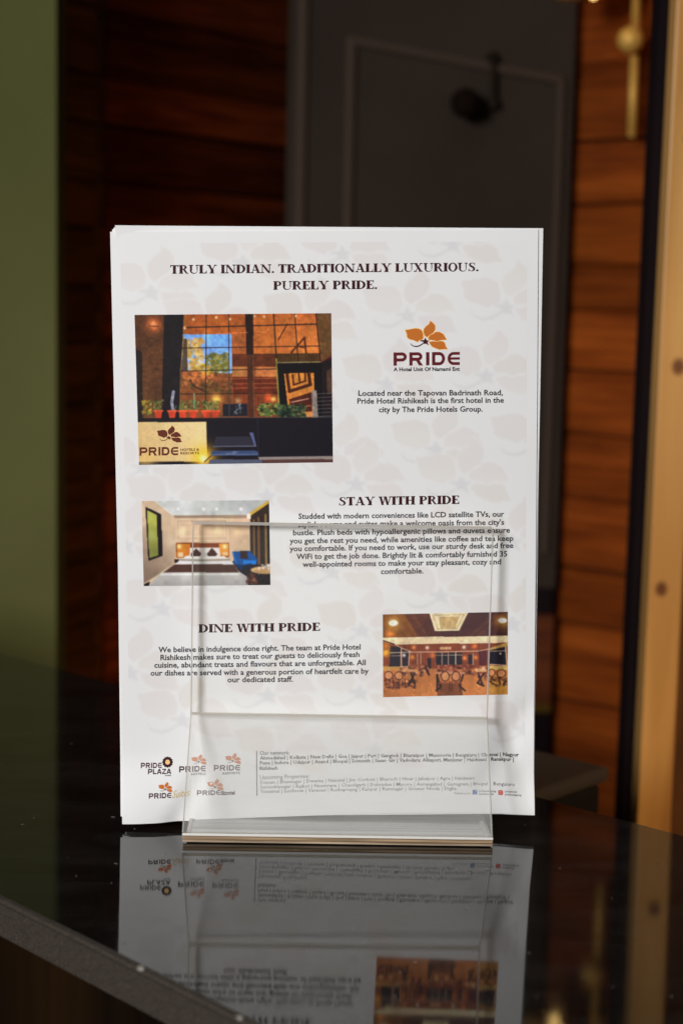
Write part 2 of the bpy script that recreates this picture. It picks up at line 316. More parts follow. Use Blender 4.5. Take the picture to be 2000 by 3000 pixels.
bm = bmesh.new(); add_tube(bm, loc((.2560, 1.205, .758)), loc((.29, 1.225, .745)), .0035); bm_obj('arm', bm, M['brass'], lamp, True)

# lower desk behind the ledge, with a black device on it
ds = empty('lower_desk', (.2, .45, -1.10), 'dark lower desk hidden behind the raised granite ledge', 'desk')
def rot_poly(cx, cy, hw, hd, a): return [(cx + x * math.cos(a) - y * math.sin(a), cy + x * math.sin(a) + y * math.cos(a)) for x, y in ((-hw, -hd), (hw, -hd), (hw, hd), (-hw, hd))]
A45 = math.radians(-43.3)
bm = bmesh.new(); add_prism(bm, [(x - .2, y - .45) for x, y in rot_poly(.13, .42, .42, .14, A45)], .78, .81, .002); bm_obj('desk_top', bm, M['desk'], ds)
for sx, sy in ((-.4, -.12), (.4, -.12), (.4, .12), (-.4, .12)):
    X = .13 + sx * math.cos(A45) - sy * math.sin(A45) - .2; Y = .42 + sx * math.sin(A45) + sy * math.cos(A45) - .45
    bm = bmesh.new(); add_prism(bm, [(X - .02, Y - .02), (X + .02, Y - .02), (X + .02, Y + .02), (X - .02, Y + .02)], 0, .7795, .002); bm_obj('leg', bm, M['desk'], ds)
pr = empty('office_printer', (.10, .36, -.29), 'black box-shaped office printer with dark grey lid below the ledge', 'printer')
cx, cy = .1926 - .0, .3148
e1 = Vector((-.063, -.0715)).normalized(); e2 = Vector((-.0635, .056)).normalized()
c0 = Vector((.1920, .3150)); P4 = [c0, c0 + e2 * .20, c0 + e2 * .20 + e1 * .26, c0 + e1 * .26]
def pofs(P): return [(p[0] - .10, p[1] - .36) for p in P]
bm = bmesh.new(); add_prism(bm, pofs(P4), .2275, .2385, .004); bm_obj('lid', bm, M['grey_plastic'], pr)
ins = [c0 + e1 * .004 + e2 * .004, c0 + e2 * .196 + e1 * .004, c0 + e2 * .196 + e1 * .256, c0 + e1 * .256 + e2 * .004]
bm = bmesh.new(); add_prism(bm, pofs(ins), .004, .2265, .005); bm_obj('body', bm, M['black_plastic'], pr)
fn = -e2
tp = [c0 + e1 * .02 + fn * .002, c0 + e1 * .02 - fn * .004, c0 + e1 * .20 - fn * .004, c0 + e1 * .20 + fn * .002]
bm = bmesh.new(); add_prism(bm, pofs(tp), .175, .188, .001); bm_obj('tray_slot', bm, M['grey_plastic'], pr)
for q in ((.02, .02), (.24, .02), (.24, .18), (.02, .18)):
    p = c0 + e1 * q[0] + e2 * q[1]; bm = bmesh.new(); add_tube(bm, (p.x - .10, p.y - .36, .0), (p.x - .10, p.y - .36, .006), .008); bm_obj('foot', bm, M['black_plastic'], pr)

# raised granite ledge of the reception counter
rc = empty('reception_counter', (0, .1, -1.10), 'raised black polished granite reception counter carrying the leaflet holder', 'counter')
eb = Vector((.7265, -.6870)); ef = Vector((.684, -.7295)).normalized()
Bp = Vector((-.254, .408)); Fp = Vector((-.1498, -.1109))
L4 = [Bp - eb * .75, Fp - ef * 1.02, Fp + ef * .80, Bp + eb * 1.30]   # outline, anticlockwise from the far left
def ro(P): return [(p[0], p[1] - .1) for p in P]
bm = bmesh.new(); add_prism(bm, ro(L4), 1.082, 1.10)
o = bm_obj('worktop', bm, M['granite'], rc); me = o.data; me.materials.append(M['stone_edge'])
for p in me.polygons:
    if abs(p.normal.z) < .5: p.material_index = 1
# ground arris along the near edge
nf = Vector((ef.y, -ef.x))
if nf.dot(Vector((-1, -1))) < 0: nf = -nf
a0, a1 = L4[1], L4[2]
vs = []
for p in (a0, a1):
    for off, z in ((.0003, 1.0970), (.0016, 1.0985), (.0012, 1.0998), (.0002, 1.1004), (-.0018, 1.1004)):
        q = p + nf * off; vs.append((q.x, q.y - .1, z))
mesh_obj('ground_arris', vs, [(i, i + 1, i + 6, i + 5) for i in range(4)], M['stone_edge'], rc, True)
ins = Fp + nf * -.010
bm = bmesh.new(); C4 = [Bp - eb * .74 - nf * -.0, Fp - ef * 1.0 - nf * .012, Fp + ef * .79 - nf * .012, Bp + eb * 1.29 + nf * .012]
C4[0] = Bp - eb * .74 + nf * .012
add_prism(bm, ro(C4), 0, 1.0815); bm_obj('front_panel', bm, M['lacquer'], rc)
for (x, y), r in (((-.07833, -.19026), .0019), ((-.03465, -.23502), .0016)):  # two small pale bumps along the near edge of the slab
    q = Vector((x, y)); t = (q - Fp).dot(ef); q = Fp + ef * t + nf * .0002
    bm = bmesh.new(); bmesh.ops.create_icosphere(bm, subdivisions=3, radius=1, matrix=Matrix.Translation((q.x, q.y - .1, 1.0999)) @ Matrix.Rotation(math.atan2(ef.y, ef.x), 4, 'Z') @ Matrix.Diagonal((r * 1.25, r * .9, r * .75, 1)))
    for vv in bm.verts: vv.co += Vector((random.uniform(-1, 1), random.uniform(-1, 1), random.uniform(-1, 1))) * r * .08
    bm_obj('edge_dot', bm, M['pale_dot'], rc, True)
# dust and lint lying on the stone
vs, fs = [], []
for i in range(150):
    t = random.uniform(-.1, .75); s = random.random(); q = Fp.lerp(Bp, s) + ef * t
    L = random.choice((.0003, .0004, .0006, .0013)) * random.uniform(.6, 1.2); a = random.uniform(0, math.pi); wv = .00012; k = len(vs); d = Vector((math.cos(a), math.sin(a))); n_ = Vector((-d.y, d.x))
    for p in (q - d * L - n_ * wv, q + d * L - n_ * wv, q + d * L * .8 + n_ * wv, q - d * L * .7 + n_ * wv): vs.append((p.x, p.y, .00015)); 
    for p in (q - d * L * .8, q + d * L * .7): vs.append((p.x, p.y, .0004))
    fs += [(k, k + 1, k + 5, k + 4), (k + 2, k + 3, k + 4, k + 5), (k, k + 4, k + 3), (k + 1, k + 2, k + 5)]
dust = mesh_obj('dust', vs, fs, M['lint']); tag(dust, 'fine pale dust and lint scattered over the black granite', 'dust', kind='stuff')

# ------------------------------------------------------------------ leaflets
AW, AH = .2105, .297
U = Vector((.99900209, .03560311, .02696749)); V = Vector((-.0269645850, -.0005619540, .9996362315)); NB = Vector((-.0356053117, .9993658504, -.0003986298))
O0 = Vector((-.0029268, 0, .0064820))
def smooth(t): t = min(1, max(0, t)); return t * t * (3 - 2 * t)
def bend(x, z):
    """displacement of the front sheet (negative = towards the viewer)"""
    c = -.0075 * smooth((-x - .045) / .058) * smooth((.036 - z) / .036) * 1.0       # bottom-left corner curls out
    c += .0016 * math.exp(-(((x + .078 - z * .55) / .006) ** 2)) * smooth((.05 - z) / .05)   # soft crease beside it
    c += -.0038 * smooth((x - .084) / .021) * smooth((.024 - z) / .024)              # bottom-right corner
    c += .0008 * math.sin(z * 21 + .6) * math.sin(x * 13 + 1.0)
    c += .0012 * math.exp(-(((x - .098 + (.05 - z) * .5) / .008) ** 2)) * smooth((.075 - z) / .03) * smooth(z / .02)
    return c
def make_sheet(i, y, dx, dz, rot, fn, thick=.00022, nx=84, nz=118):
    e = bpy.data.objects.new('leaflet', None); COL.objects.link(e)
    R = Matrix((U, NB, V)).transposed().to_4x4()
    e.matrix_world = Matrix.Translation(O0 + U * dx + NB * y + V * dz) @ R @ Matrix.Rotation(rot, 4, 'Y')
    vs, fs = [], []
    for s in (0, 1):
        for b in range(nz + 1):
            for a in range(nx + 1):
                x = -AW / 2 + AW * a / nx; z = AH * b / nz
                zz = z + (.0006 * math.sin(x * 30 + .5) * (1 - b / nz) ** 6 if i == 0 else 0)
                vs.append((x, fn(x, z) + s * thick, zz))
    n = (nx + 1) * (nz + 1); W = nx + 1
    for b in range(nz):
        for a in range(nx):
            p = b * W + a; fs.append((p, p + 1, p + W + 1, p + W)); q = n + p; fs.append((q, q + W, q + W + 1, q + 1))
    for a in range(nx):
        fs.append((a, a + n, a + 1 + n, a + 1)); p = nz * W + a; fs.append((p, p + 1, p + 1 + n, p + n))
    for b in range(nz):
        p = b * W; fs.append((p, p + W, p + W + n, p + n)); p = b * W + nx; fs.append((p, p + n, p + W + n, p + W))
    pa = mesh_obj('paper', vs, fs, M['paper'], e, True)
    pa.data.set_sharp_from_angle(angle=math.radians(40))
    return e
front = make_sheet(0, 0, 0, 0, 0, bend)
tag(front, 'front white leaflet printed with hotel pictures, maroon headings and a logo', 'leaflet', 'leaflets standing in the clear holder')
def bk(k):
    def f(x, z):
        c = (1 - .05 * k) * bend(x, z) if x > -.03 or z > .06 else (1 - .22 * k) * bend(x, z)
        c += -.0012 * smooth((-x - .085) / .02) * smooth((z - .285) / .012) * (1 if k == 1 else 0)
        return c
    return f
LB = ['white leaflet directly behind the front one, its top edge standing highest', 'white leaflet in the stack whose right edge sticks out furthest at the top',
      'white leaflet in the stack whose lower left corner peeks out furthest', 'white leaflet in the stack peeking out just behind the front one at lower left', 'rearmost white leaflet of the stack, its right edge showing at the top']
for k, (dx, dz, rt) in enumerate(((-.0009, .0019, .0115), (.0003, -.0002, .0065), (-.0014, .0010, .0100), (-.0005, .0008, .0045), (.0006, -.0001, .0064))):
    s = make_sheet(k + 1, .0005 + .00050 * k, dx, dz, rt, bk(k + 1), nx=24, nz=34)
    tag(s, LB[k], 'leaflet', 'leaflets standing in the clear holder')

# ---- artwork: layout in image pixel coordinates, mapped onto the paper by a homography
HM = ((1.6412421518e-04, -1.2101012907e-06, -1.5543805952e-01), (-2.7156063526e-06, -1.6918939828e-04, 4.0714531388e-01), (-6.3724717182e-06, -2.4167238031e-05, 1.0))
def art(px, py):
    a, b, c = (r[0] * px + r[1] * py + r[2] for r in HM); return a / c, b / c
BC = {}
def on_paper(px, py, lay):
    x, z = art(px, py); gx, gz = AW / 84, AH / 118; i, j = math.floor((x + AW / 2) / gx), math.floor(z / gz); fx, fz = (x + AW / 2) / gx - i, z / gz - j
    K = [(i, j), (i + 1, j), (i, j + 1), (i + 1, j + 1)]
    for q in K:
        if q not in BC: BC[q] = bend(-AW / 2 + q[0] * gx, q[1] * gz)
    b = (BC[K[0]] * (1 - fx) + BC[K[1]] * fx) * (1 - fz) + (BC[K[2]] * (1 - fx) + BC[K[3]] * fx) * fz
    return (x, b - .00003 - lay, z + .0006 * math.sin(x * 30 + .5) * (1 - max(0, min(1, z / AH))) ** 6)
class Print:
    def __init__(s): s.v = []; s.f = []; s.mi = []
    def poly(s, pts, lay=0, mi=0):
        k = len(s.v); s.v += [on_paper(x, y, lay) for x, y in pts]; s.f.append(tuple(range(k, k + len(pts)))); s.mi.append(mi)
    def build(s, name, mats, label=None):
        o = mesh_obj(name, s.v, s.f, None, front, mats=mats, fm=s.mi)
        if label: o['label'] = label
        return o
def area2(p): return sum(p[i][0] * p[(i + 1) % len(p)][1] - p[(i + 1) % len(p)][0] * p[i][1] for i in range(len(p)))
# body text set in the built-in typeface, fitted line by line
def text(P, body, x0, x1, y0, y1, off=.012, lay=.000012, mi=0, xs=None, shear=0, res=2):
    c = bpy.data.curves.new('t', 'FONT'); c.body = body; c.size = 1; c.offset = off; c.resolution_u = res; c.shear = shear
    o = bpy.data.objects.new('t', c); me = o.to_mesh(); n = len(me.vertices)
    if not n: return
    q = np.zeros(n * 3); me.vertices.foreach_get('co', q); q = q.reshape(-1, 3)
    a, b = q[:, 0].min(), q[:, 0].max(); s = (x1 - x0) / (b - a); sy = xs or s; k = len(P.v)
    for x, y, _ in q:
        t = (x - a) / (b - a); P.v.append(on_paper(x0 + (x1 - x0) * t, y0 + (y1 - y0) * t - y * sy, lay))
    for f in me.polygons: P.f.append(tuple(k + i for i in f.vertices)); P.mi.append(mi)
    o.to_mesh_clear(); bpy.data.objects.remove(o); bpy.data.curves.remove(c)

# ---- bold roman capitals for the headings
def rect(x0, y0, x1, y1): return [(x0, y0), (x1, y0), (x1, y1), (x0, y1)]
def arcband(cx, cy, rx, ry, ix, iy, a0, a1, n=14, icx=None):
    icx = cx if icx is None else icx; out = []
    for i in range(n):
        t0, t1 = (math.radians(a0 + (a1 - a0) * (i + j) / n) for j in (0, 1))
        out.append([(cx + rx * math.cos(t0), cy + ry * math.sin(t0)), (cx + rx * math.cos(t1), cy + ry * math.sin(t1)), (icx + ix * math.cos(t1), cy + iy * math.sin(t1)), (icx + ix * math.cos(t0), cy + iy * math.sin(t0))])
    return out
ST, TH, SH = .275, .10, .085
def serif(cx, y, w_, up=1): # bracketed slab
    h = SH * up; b = .035 * up
    return [[(cx - w_ / 2, y), (cx + w_ / 2, y), (cx + w_ / 2, y + h * .75), (cx + ST / 2, y + h + b), (cx - ST / 2, y + h + b), (cx - w_ / 2, y + h * .75)]]
def stem(cx, w_=.40): return [rect(cx - ST / 2, 0, cx + ST / 2, 1)] + serif(cx, 0, w_) + serif(cx, 1, w_, -1)
def diag(x0, y0, x1, y1, w_): return [[(x0 - w_ / 2, y0), (x0 + w_ / 2, y0), (x1 + w_ / 2, y1), (x1 - w_ / 2, y1)]]
def G(ch):
    if ch == 'I': return stem(.21), .42
    if ch == 'T': return stem(.40, .42)[:2] + [rect(.02, 1 - TH, .78, 1)] + [[(.02, 1), (.02, .72), (.06, .72), (.14, 1 - TH)], [(.78, 1), (.66, 1 - TH), (.74, .72), (.78, .72)]], .80
    if ch == 'L': return stem(.21) + [rect(.21, 0, .72, TH), [(.72, 0), (.72, .34), (.68, .34), (.58, TH)]], .74
    if ch == 'E': return stem(.21) + [rect(.21, 0, .70, TH), rect(.21, 1 - TH, .68, 1), rect(.21, .475, .52, .475 + TH), rect(.48, .36, .53, .66), [(.70, 0), (.70, .31), (.66, .31), (.56, TH)], [(.68, 1), (.56, 1 - TH), (.64, .73), (.68, .73)]], .73
    if ch == 'H': return stem(.21) + stem(.74) + [rect(.21, .47, .74, .47 + TH)], .95
    if ch == 'U': return [rect(.11, .33, .31, 1), rect(.73, .33, .81, 1)] + serif(.21, 1, .40, -1) + serif(.77, 1, .28, -1) + arcband(.46, .34, .35, .36, .25, .27, 180, 360, 14, .52), .93
    if ch == 'D': return stem(.21) + arcband(.34, .5, .52, .5, .28, .5 - TH, -90, 90) + [rect(.2, 0, .36, TH), rect(.2, 1 - TH, .36, 1)], .90
    if ch == 'O': return arcband(.44, .5, .42, .52, .215, .52 - TH, 0, 360, 28), .88
    if ch == 'P': return stem(.21) + arcband(.40, .715, .33, .285, .12, .285 - TH, -90, 90) + [rect(.2, .43, .41, .43 + TH), rect(.2, 1 - TH, .41, 1)], .76
    if ch == 'R': return stem(.21) + arcband(.40, .735, .32, .265, .115, .265 - TH, -90, 90) + [rect(.2, .47, .41, .47 + TH), rect(.2, 1 - TH, .41, 1)] + [[(.36, .50), (.56, .50), (.80, .07), (.90, .07), (.90, 0), (.66, 0)]], .90
    if ch == 'N': return [rect(.12, 0, .20, 1), rect(.78, 0, .86, 1)] + diag(.16, 1, .80, 0, .24) + serif(.16, 0, .30) + serif(.82, 1, .30, -1) + [rect(.0, 1 - SH, .2, 1)], .98
    if ch == 'A': return diag(.44, 1, .74, 0, .23) + diag(.42, 1, .15, 0, .075) + [rect(.22, .28, .66, .28 + TH)] + serif(.15, 0, .28) + serif(.74, 0, .40), .92
    if ch == 'Y': return [rect(.335, 0, .335 + ST, .47)] + diag(.44, .42, .17, 1, .22) + diag(.47, .42, .76, 1, .08) + serif(.44, 0, .42) + serif(.17, 1, .38, -1) + serif(.76, 1, .26, -1), .90
    if ch == 'X': return diag(.19, 1, .68, 0, .24) + diag(.68, 1, .18, 0, .08) + serif(.19, 1, .38, -1) + serif(.68, 0, .38) + serif(.69, 1, .26, -1) + serif(.17, 0, .26), .90
    if ch == 'W': return diag(.17, 1, .38, 0, .21) + diag(.38, 0, .60, 1, .075) + diag(.62, 1, .84, 0, .21) + diag(.84, 0, 1.08, 1, .075) + serif(.17, 1, .34, -1) + serif(.60, 1, .34, -1) + serif(1.09, 1, .24, -1), 1.20
    if ch == 'S':
        out = []; pts = [(.60, .80), (.54, .92), (.38, .965), (.22, .90), (.18, .75), (.26, .62), (.42, .52), (.55, .40), (.57, .24), (.50, .10), (.34, .035), (.17, .09), (.10, .24)]
        wd_ = [.06, .07, .075, .15, .19, .20, .21, .20, .19, .15, .075, .07, .06]
        for i in range(len(pts) - 1):
            q = []
            for j in (i, i + 1):
                a, b = pts[max(j - 1, 0)], pts[min(j + 1, len(pts) - 1)]; d = Vector((b[0] - a[0], b[1] - a[1])).normalized(); n_ = Vector((-d.y, d.x)) * wd_[j] / 2; q.append((pts[j], n_))
            (p0, n0), (p1, n1) = q; out.append([(p0[0] + n0.x, p0[1] + n0.y), (p1[0] + n1.x, p1[1] + n1.y), (p1[0] - n1.x, p1[1] - n1.y), (p0[0] - n0.x, p0[1] - n0.y)])
        return out + [rect(.60, .68, .645, 1.0), rect(.06, 0, .105, .32)], .72
    if ch == '.': return arcband(.14, .105, .115, .115, 0, 0, 0, 360, 14), .28
    return [], .34
def heading(P, s, x0, x1, yt0, yt1, h, mi=0):
    tot = sum(G(c)[1] for c in s) + .0 * (len(s) - 1); k = (x1 - x0) / tot; pen = 0
    for c in s:
        g, wv = G(c)
        for n_, poly in enumerate(g):
            if area2(poly) < 0: poly = poly[::-1]
            P.poly([(x0 + (pen + x) * k, yt0 + (yt1 - yt0) * (pen + x) / tot + h * (1 - y)) for x, y in poly], .000012 + .000002 * n_, mi)
        pen += wv
# ---- wide sans capitals of the logo
def stroke(pts, wv, closed=False):
    out = []; n = len(pts)
    for i in range(n - (0 if closed else 1)):
        q = []
        for j in (i, (i + 1) % n):
            a = pts[(j - 1) % n] if (closed or j > 0) else pts[j]; b = pts[(j + 1) % n] if (closed or j < n - 1) else pts[j]
            d = Vector((b[0] - a[0], b[1] - a[1])).normalized(); q.append((pts[j], Vector((-d.y, d.x)) * wv / 2))
        (p0, n0), (p1, n1) = q; out.append([(p0[0] + n0.x, p0[1] + n0.y), (p1[0] + n1.x, p1[1] + n1.y), (p1[0] - n1.x, p1[1] - n1.y), (p0[0] - n0.x, p0[1] - n0.y)])
    return out
def LG(ch):
    W_ = .24; h = W_ / 2
    def bowl(x, y0, y1, r): return [(x + r * math.cos(math.radians(a)), (y0 + y1) / 2 + (y1 - y0) / 2 * math.sin(math.radians(a))) for a in range(90, -91, -15)]
    if ch == 'P': return [rect(0, 0, .26, 1)] + stroke([(.1, 1 - h)] + bowl(.66, .36 + h * .6, 1 - h, .27) + [(.1, .36 + h * .6)], W_), 1.05
    if ch == 'R': return [rect(0, 0, .26, 1)] + stroke([(.1, 1 - h)] + bowl(.66, .40 + h * .6, 1 - h, .25) + [(.1, .40 + h * .6)], W_) + [[(.50, .42), (.78, .42), (1.08, 0), (.76, 0)]], 1.12
    if ch == 'I': return [rect(0, 0, .27, 1)], .27
    if ch == 'D': return [rect(0, 0, .26, 1)] + stroke([(.1, 1 - h)] + bowl(.58, h, 1 - h, .33) + [(.1, h)], W_), 1.02
    if ch == 'E':
        arc = [(.48 + .36 * math.cos(math.radians(a)), .5 + (.5 - h) * math.sin(math.radians(a))) for a in range(90, 271, 15)]
        return stroke([(.98, 1 - h)] + arc + [(.98, h)], W_ * .92) + [rect(.2, .41, .98, .59)], .98
    if ch == 'L': return [rect(0, 0, .26, 1), rect(.2, 0, .85, .22)], .85
    if ch == 'A': return stroke([(.12, 0), (.52, .98)], .26) + stroke([(.56, .98), (.96, 0)], .26) + [rect(.26, .2, .82, .38)], 1.08
    if ch == 'Z': return [rect(.02, .79, .92, 1), rect(0, 0, .94, .21), [(.0, .2), (.3, .2), (.92, .8), (.62, .8)]], .94
    return [], .4
def logo_word(P, s, x0, x1, yt0, yt1, h, mi=0, lay=.000012, gap=.20):
    tot = sum(LG(c)[1] for c in s) + gap * (len(s) - 1); k = (x1 - x0) / tot; pen = 0
    for c in s:
        g, wv = LG(c)
        for n_, poly in enumerate(g):
            P.poly([(x0 + (pen + x) * k, yt0 + (yt1 - yt0) * (pen + x) / tot + h * (1 - y)) for x, y in poly], lay + .000002 * n_, mi)
        pen += wv + gap
# ---- flower emblem, outline in image pixels of an enlarged crop, placed by its star
FL = dict(
 p1=[(303, 232), (345, 226), (400, 215), (440, 218), (468, 235), (482, 268), (484, 305), (478, 326), (450, 332), (425, 352), (390, 335), (345, 324), (322, 305), (318, 268)],
 p2=[(556, 138), (585, 160), (606, 186), (607, 222), (590, 255), (560, 275), (522, 303), (500, 285), (488, 250), (492, 218), (515, 192), (545, 170)],
 p3=[(538, 305), (556, 283), (588, 270), (612, 252), (648, 250), (690, 275), (722, 330), (680, 332), (645, 337), (625, 348), (600, 336), (540, 330)],
 p4=[(545, 352), (590, 346), (628, 352), (650, 343), (688, 348), (706, 368), (712, 395), (732, 426), (690, 426), (650, 431), (608, 415), (575, 400), (558, 378)])
STAR = [(507, 308), (520, 336), (548, 338), (528, 356), (542, 388), (512, 372), (494, 374), (484, 352), (458, 346), (450, 334), (492, 334)]
STEM = [(352, 366), (366, 384), (388, 396), (415, 400), (445, 392), (470, 378), (496, 358)]
def flower(P, cx, cy, s, mp, ms, lay=.00003, halo=None, clip=None, mpb=None, rot=0):
    ca, sa = math.cos(rot), math.sin(rot)
    def T(p, g=1, c=(0, 0)):
        x = (c[0] + (p[0] - c[0]) * g - 508) / 3.484 * s; y = (c[1] + (p[1] - c[1]) * g - 350) / 3.484 * s
        x, y = cx + x * ca - y * sa, cy + x * sa + y * ca
        if clip: x = min(max(x, clip[0]), clip[1]); y = min(max(y, clip[2]), clip[3])
        return x, y
    def ok(q): return abs(area2(q)) > 30 if clip else True
    for i, (k, p) in enumerate(FL.items()):
        c = (sum(a for a, _ in p) / len(p), sum(b for _, b in p) / len(p))
        if halo is not None: P.poly([T(a, 1.10, c) for a in p], lay - .000008 + .000001 * i, halo)
        q = [T(a) for a in p]
        if ok(q): P.poly(q, lay + .000001 * i, mp if i % 2 else (mp if mpb is None else mpb))
    q = [T(a) for a in STAR]
    if ok(q): P.poly(q, lay + .000006, ms)
    wd_ = [5, 8, 11, 13, 13, 12, 10]
    for i in range(6):
        q = []
        for j in (i, i + 1):
            a, b = STEM[max(j - 1, 0)], STEM[min(j + 1, 6)]; d = Vector((b[0] - a[0], b[1] - a[1])).normalized(); n_ = Vector((-d.y, d.x)) * wd_[j] / 2; q.append((STEM[j], n_))
        (p0, n0), (p1, n1) = q; r = [T((p0[0] + n0.x, p0[1] + n0.y)), T((p1[0] + n1.x, p1[1] + n1.y)), T((p1[0] - n1.x, p1[1] - n1.y)), T((p0[0] - n0.x, p0[1] - n0.y))]
        if not clip or abs(area2(r)) > 4: P.poly(r, lay + .000006, ms)

stars = [(1003, 747), (1325, 720), (713, 772), (445, 859), (903, 945), (1193, 926), (1481, 903), (1133, 1127), (1423, 1104), (613, 965), (560, 1160), (850, 1150), (986, 1345), (1276, 1319), (1566, 1300), (420, 1370), (700, 1360), (782, 1455), (1045, 1420), (1350, 1420), (505, 1480), (479, 1784), (974, 1677), (700, 1700), (1260, 1600), (1500, 1590), (1290, 1747), (764, 1870), (1060, 1849), (385, 1971), (787, 2038), (1055, 2033), (1320, 2010), (537, 2110), (820, 2215), (1100, 2200), (1534, 2140), (600, 1560), (370, 1600), (1500, 1830)]
P = Print(); heading(P, 'TRULY INDIAN. TRADITIONALLY LUXURIOUS.', 498, 1402, 776, 768.5, 25.5); heading(P, 'PURELY PRIDE.', 800, 1105, 823, 820.5, 25.5)
P.build('printed_heading', [M['maroon_ink']], 'maroon serif heading at the top')
P = Print(); heading(P, 'STAY WITH PRIDE', 991, 1345, 1456, 1451, 25); P.build('printed_heading', [M['maroon_ink']], 'maroon heading beside the bedroom picture')
P = Print(); heading(P, 'DINE WITH PRIDE', 581, 938, 1829, 1824.5, 24.5); P.build('printed_heading', [M['maroon_ink']], 'maroon heading beside the restaurant picture')
def para(lines, label):
    P = Print()
    for l in lines: text(P, *l, off=.024, xs=22.6)
    P.build('printed_paragraph', [M['black_ink']], label)
para([("Located near the Tapovan Badrinath Road,", 1049, 1472, 1159, 1157), ("Pride Hotel Rishikesh is the first hotel in the", 1046, 1475, 1182, 1179), ("city by The Pride Hotels Group.", 1109, 1413, 1207, 1205)], 'short centred paragraph under the logo')
para([("Studded with modern conveniences like LCD satellite TVs, our", 874, 1476, 1520, 1513), ("stylish rooms and suites make a welcome oasis from the city's", 873, 1476, 1544, 1537), ("bustle. Plush beds with hypoallergenic pillows and duvets ensure", 858, 1493, 1568, 1560),
      ("you get the rest you need, while amenities like coffee and tea keep", 848, 1503, 1592, 1584), ("you comfortable. If you need to work, use our sturdy desk and free", 848, 1503, 1615, 1605), ("WiFi to get the job done. Brightly lit & comfortably furnished 35", 868, 1485, 1638, 1630),
      ("well-appointed rooms to make your stay pleasant, cozy and", 886, 1467, 1661, 1653), ("comfortable.", 1115, 1240, 1682, 1680)], 'eight-line centred paragraph about the rooms')
para([("We believe in indulgence done right. The team at Pride Hotel", 464, 1056, 1911, 1904), ("Rishikesh makes sure to treat our guests to deliciously fresh", 470, 1053, 1934, 1926), ("cuisine, abundant treats and flavours that are unforgettable. All", 452, 1071, 1956, 1950),
      ("our dishes are served with a generous portion of heartfelt care by", 441, 1080, 1979, 1975), ("our dedicated staff.", 666, 858, 1999, 1998)], 'five-line centred paragraph about the restaurant')
# big logo
P = Print(); flower(P, 1100 + 508 / 3.484, 900 + 350 / 3.484, 1, 0, 1, .000016, halo=2)
logo_word(P, 'PRIDE', 1152, 1346, 1032, 1030, 39, 3); text(P, "A Hotel Unit Of Namami Ent", 1152, 1346, 1087, 1085.5, off=.035, xs=15.5, mi=4)
P.build('printed_logo', [M['orange_ink'], M['dark_maroon_ink'], M['orange_halo_ink'], M['logo_maroon_ink'], M['fine_ink']], 'large orange flower logo over maroon letters')
LM = [M['orange_ink'], M['dark_maroon_ink'], M['orange_halo_ink'], M['dark_maroon_ink'], M['fine_ink'], M['gold_ink'], M['maroon_ink']]
def small_logo(fx, fy, fs, word, wx0, wx1, wy, wh, extra, label):
    P = Print()
    if fs: flower(P, fx, fy, fs, 0, 1, .000014)
    logo_word(P, word, wx0, wx1, wy, wy - .6, wh, 3, gap=.17)
    for e in extra: e(P)
    P.build('printed_logo', LM, label)
def plaza(P):
    logo_word(P, 'PLAZA', 434, 502, 2250, 2249.5, 14.5, 3, gap=.10)
    for i in range(12):
        a = 2 * math.pi * i / 12; cx, cy = 491 + 12.5 * math.cos(a), 2231 + 12.5 * math.sin(a)
        P.poly([(cx + 3.6 * math.cos(t), cy + 3.6 * math.sin(t)) for t in [k * math.pi / 4 for k in range(8)]], .000012 + .000001 * i, 6)
    for i, q in enumerate(arcband(491, 2231, 12, 12, 7, 7, 0, 360, 20)): P.poly(q, .00006, 6)
    P.poly([(491 + 6.5 * math.cos(t), 2231 + 6.5 * math.sin(t)) for t in [k * math.pi / 8 for k in range(16)]], .00005, 2)
    text(P, "hotels", 484, 502, 2270, 2270, off=.02, mi=4, xs=7)
small_logo(0, 0, 0, 'PRIDE', 413, 474, 2233, 15, [plaza], 'maroon two-line logo with a round sun emblem')
small_logo(582, 2231, .37, 'PRIDE', 525, 602, 2243, 17, [lambda P: text(P, "HOTELS", 560, 602, 2270, 2269.5, off=.03, mi=4, xs=9.5)], 'small flower logo, left of the pair in the upper row')
small_logo(682, 2229, .39, 'PRIDE', 626, 703, 2241, 16.5, [lambda P: text(P, "RESORTS", 652, 703, 2268, 2267.5, off=.03, mi=4, xs=9.5)], 'small flower logo, rightmost in the upper row')
small_logo(485, 2306, .34, 'PRIDE', 438, 503, 2316, 14.5, [lambda P: text(P, "Suites", 506, 557, 2331, 2328, off=.0, mi=5, xs=31, shear=.45)], 'small flower logo with gold script lettering')
small_logo(630, 2304, .40, 'PRIDE', 577, 646, 2313, 14, [lambda P: text(P, "Biznotel", 648, 688, 2327, 2326.5, off=.045, mi=6, xs=17)], 'small flower logo, right in the lower row')
# small print
P = Print()
P.poly([(750, 2200), (753, 2200), (754, 2331), (751, 2331)], .000012, 1)
text(P, "Our network:", 761, 848, 2212, 2211.5, off=.014, xs=17)
for s, x0, x1, y0, y1 in (("Ahmedabad | Kolkata | New Delhi | Goa | Jaipur | Puri | Gangtok | Bharatpur | Mussoorie | Bengaluru | Chennai | Nagpur", 761, 1520, 2226, 2217.5), ("Pune | Indore | Udaipur | Anand | Bhopal | Somnath | Sasan Gir | Vadodara: Alkapuri, Manjusar | Haldwani | Ranakpur |", 761, 1505, 2240.5, 2231.5), ("Rishikesh", 761, 813, 2256, 2255.5)):
    text(P, s, x0, x1, y0, y1, off=.026, xs=14.8, res=1)
P.build('printed_small_print', [M['fine_ink'], M['grey_ink']], 'list of cities under the words Our network')
P = Print()
text(P, "Upcoming Properties:", 761, 906, 2283, 2281, off=.004, xs=17)
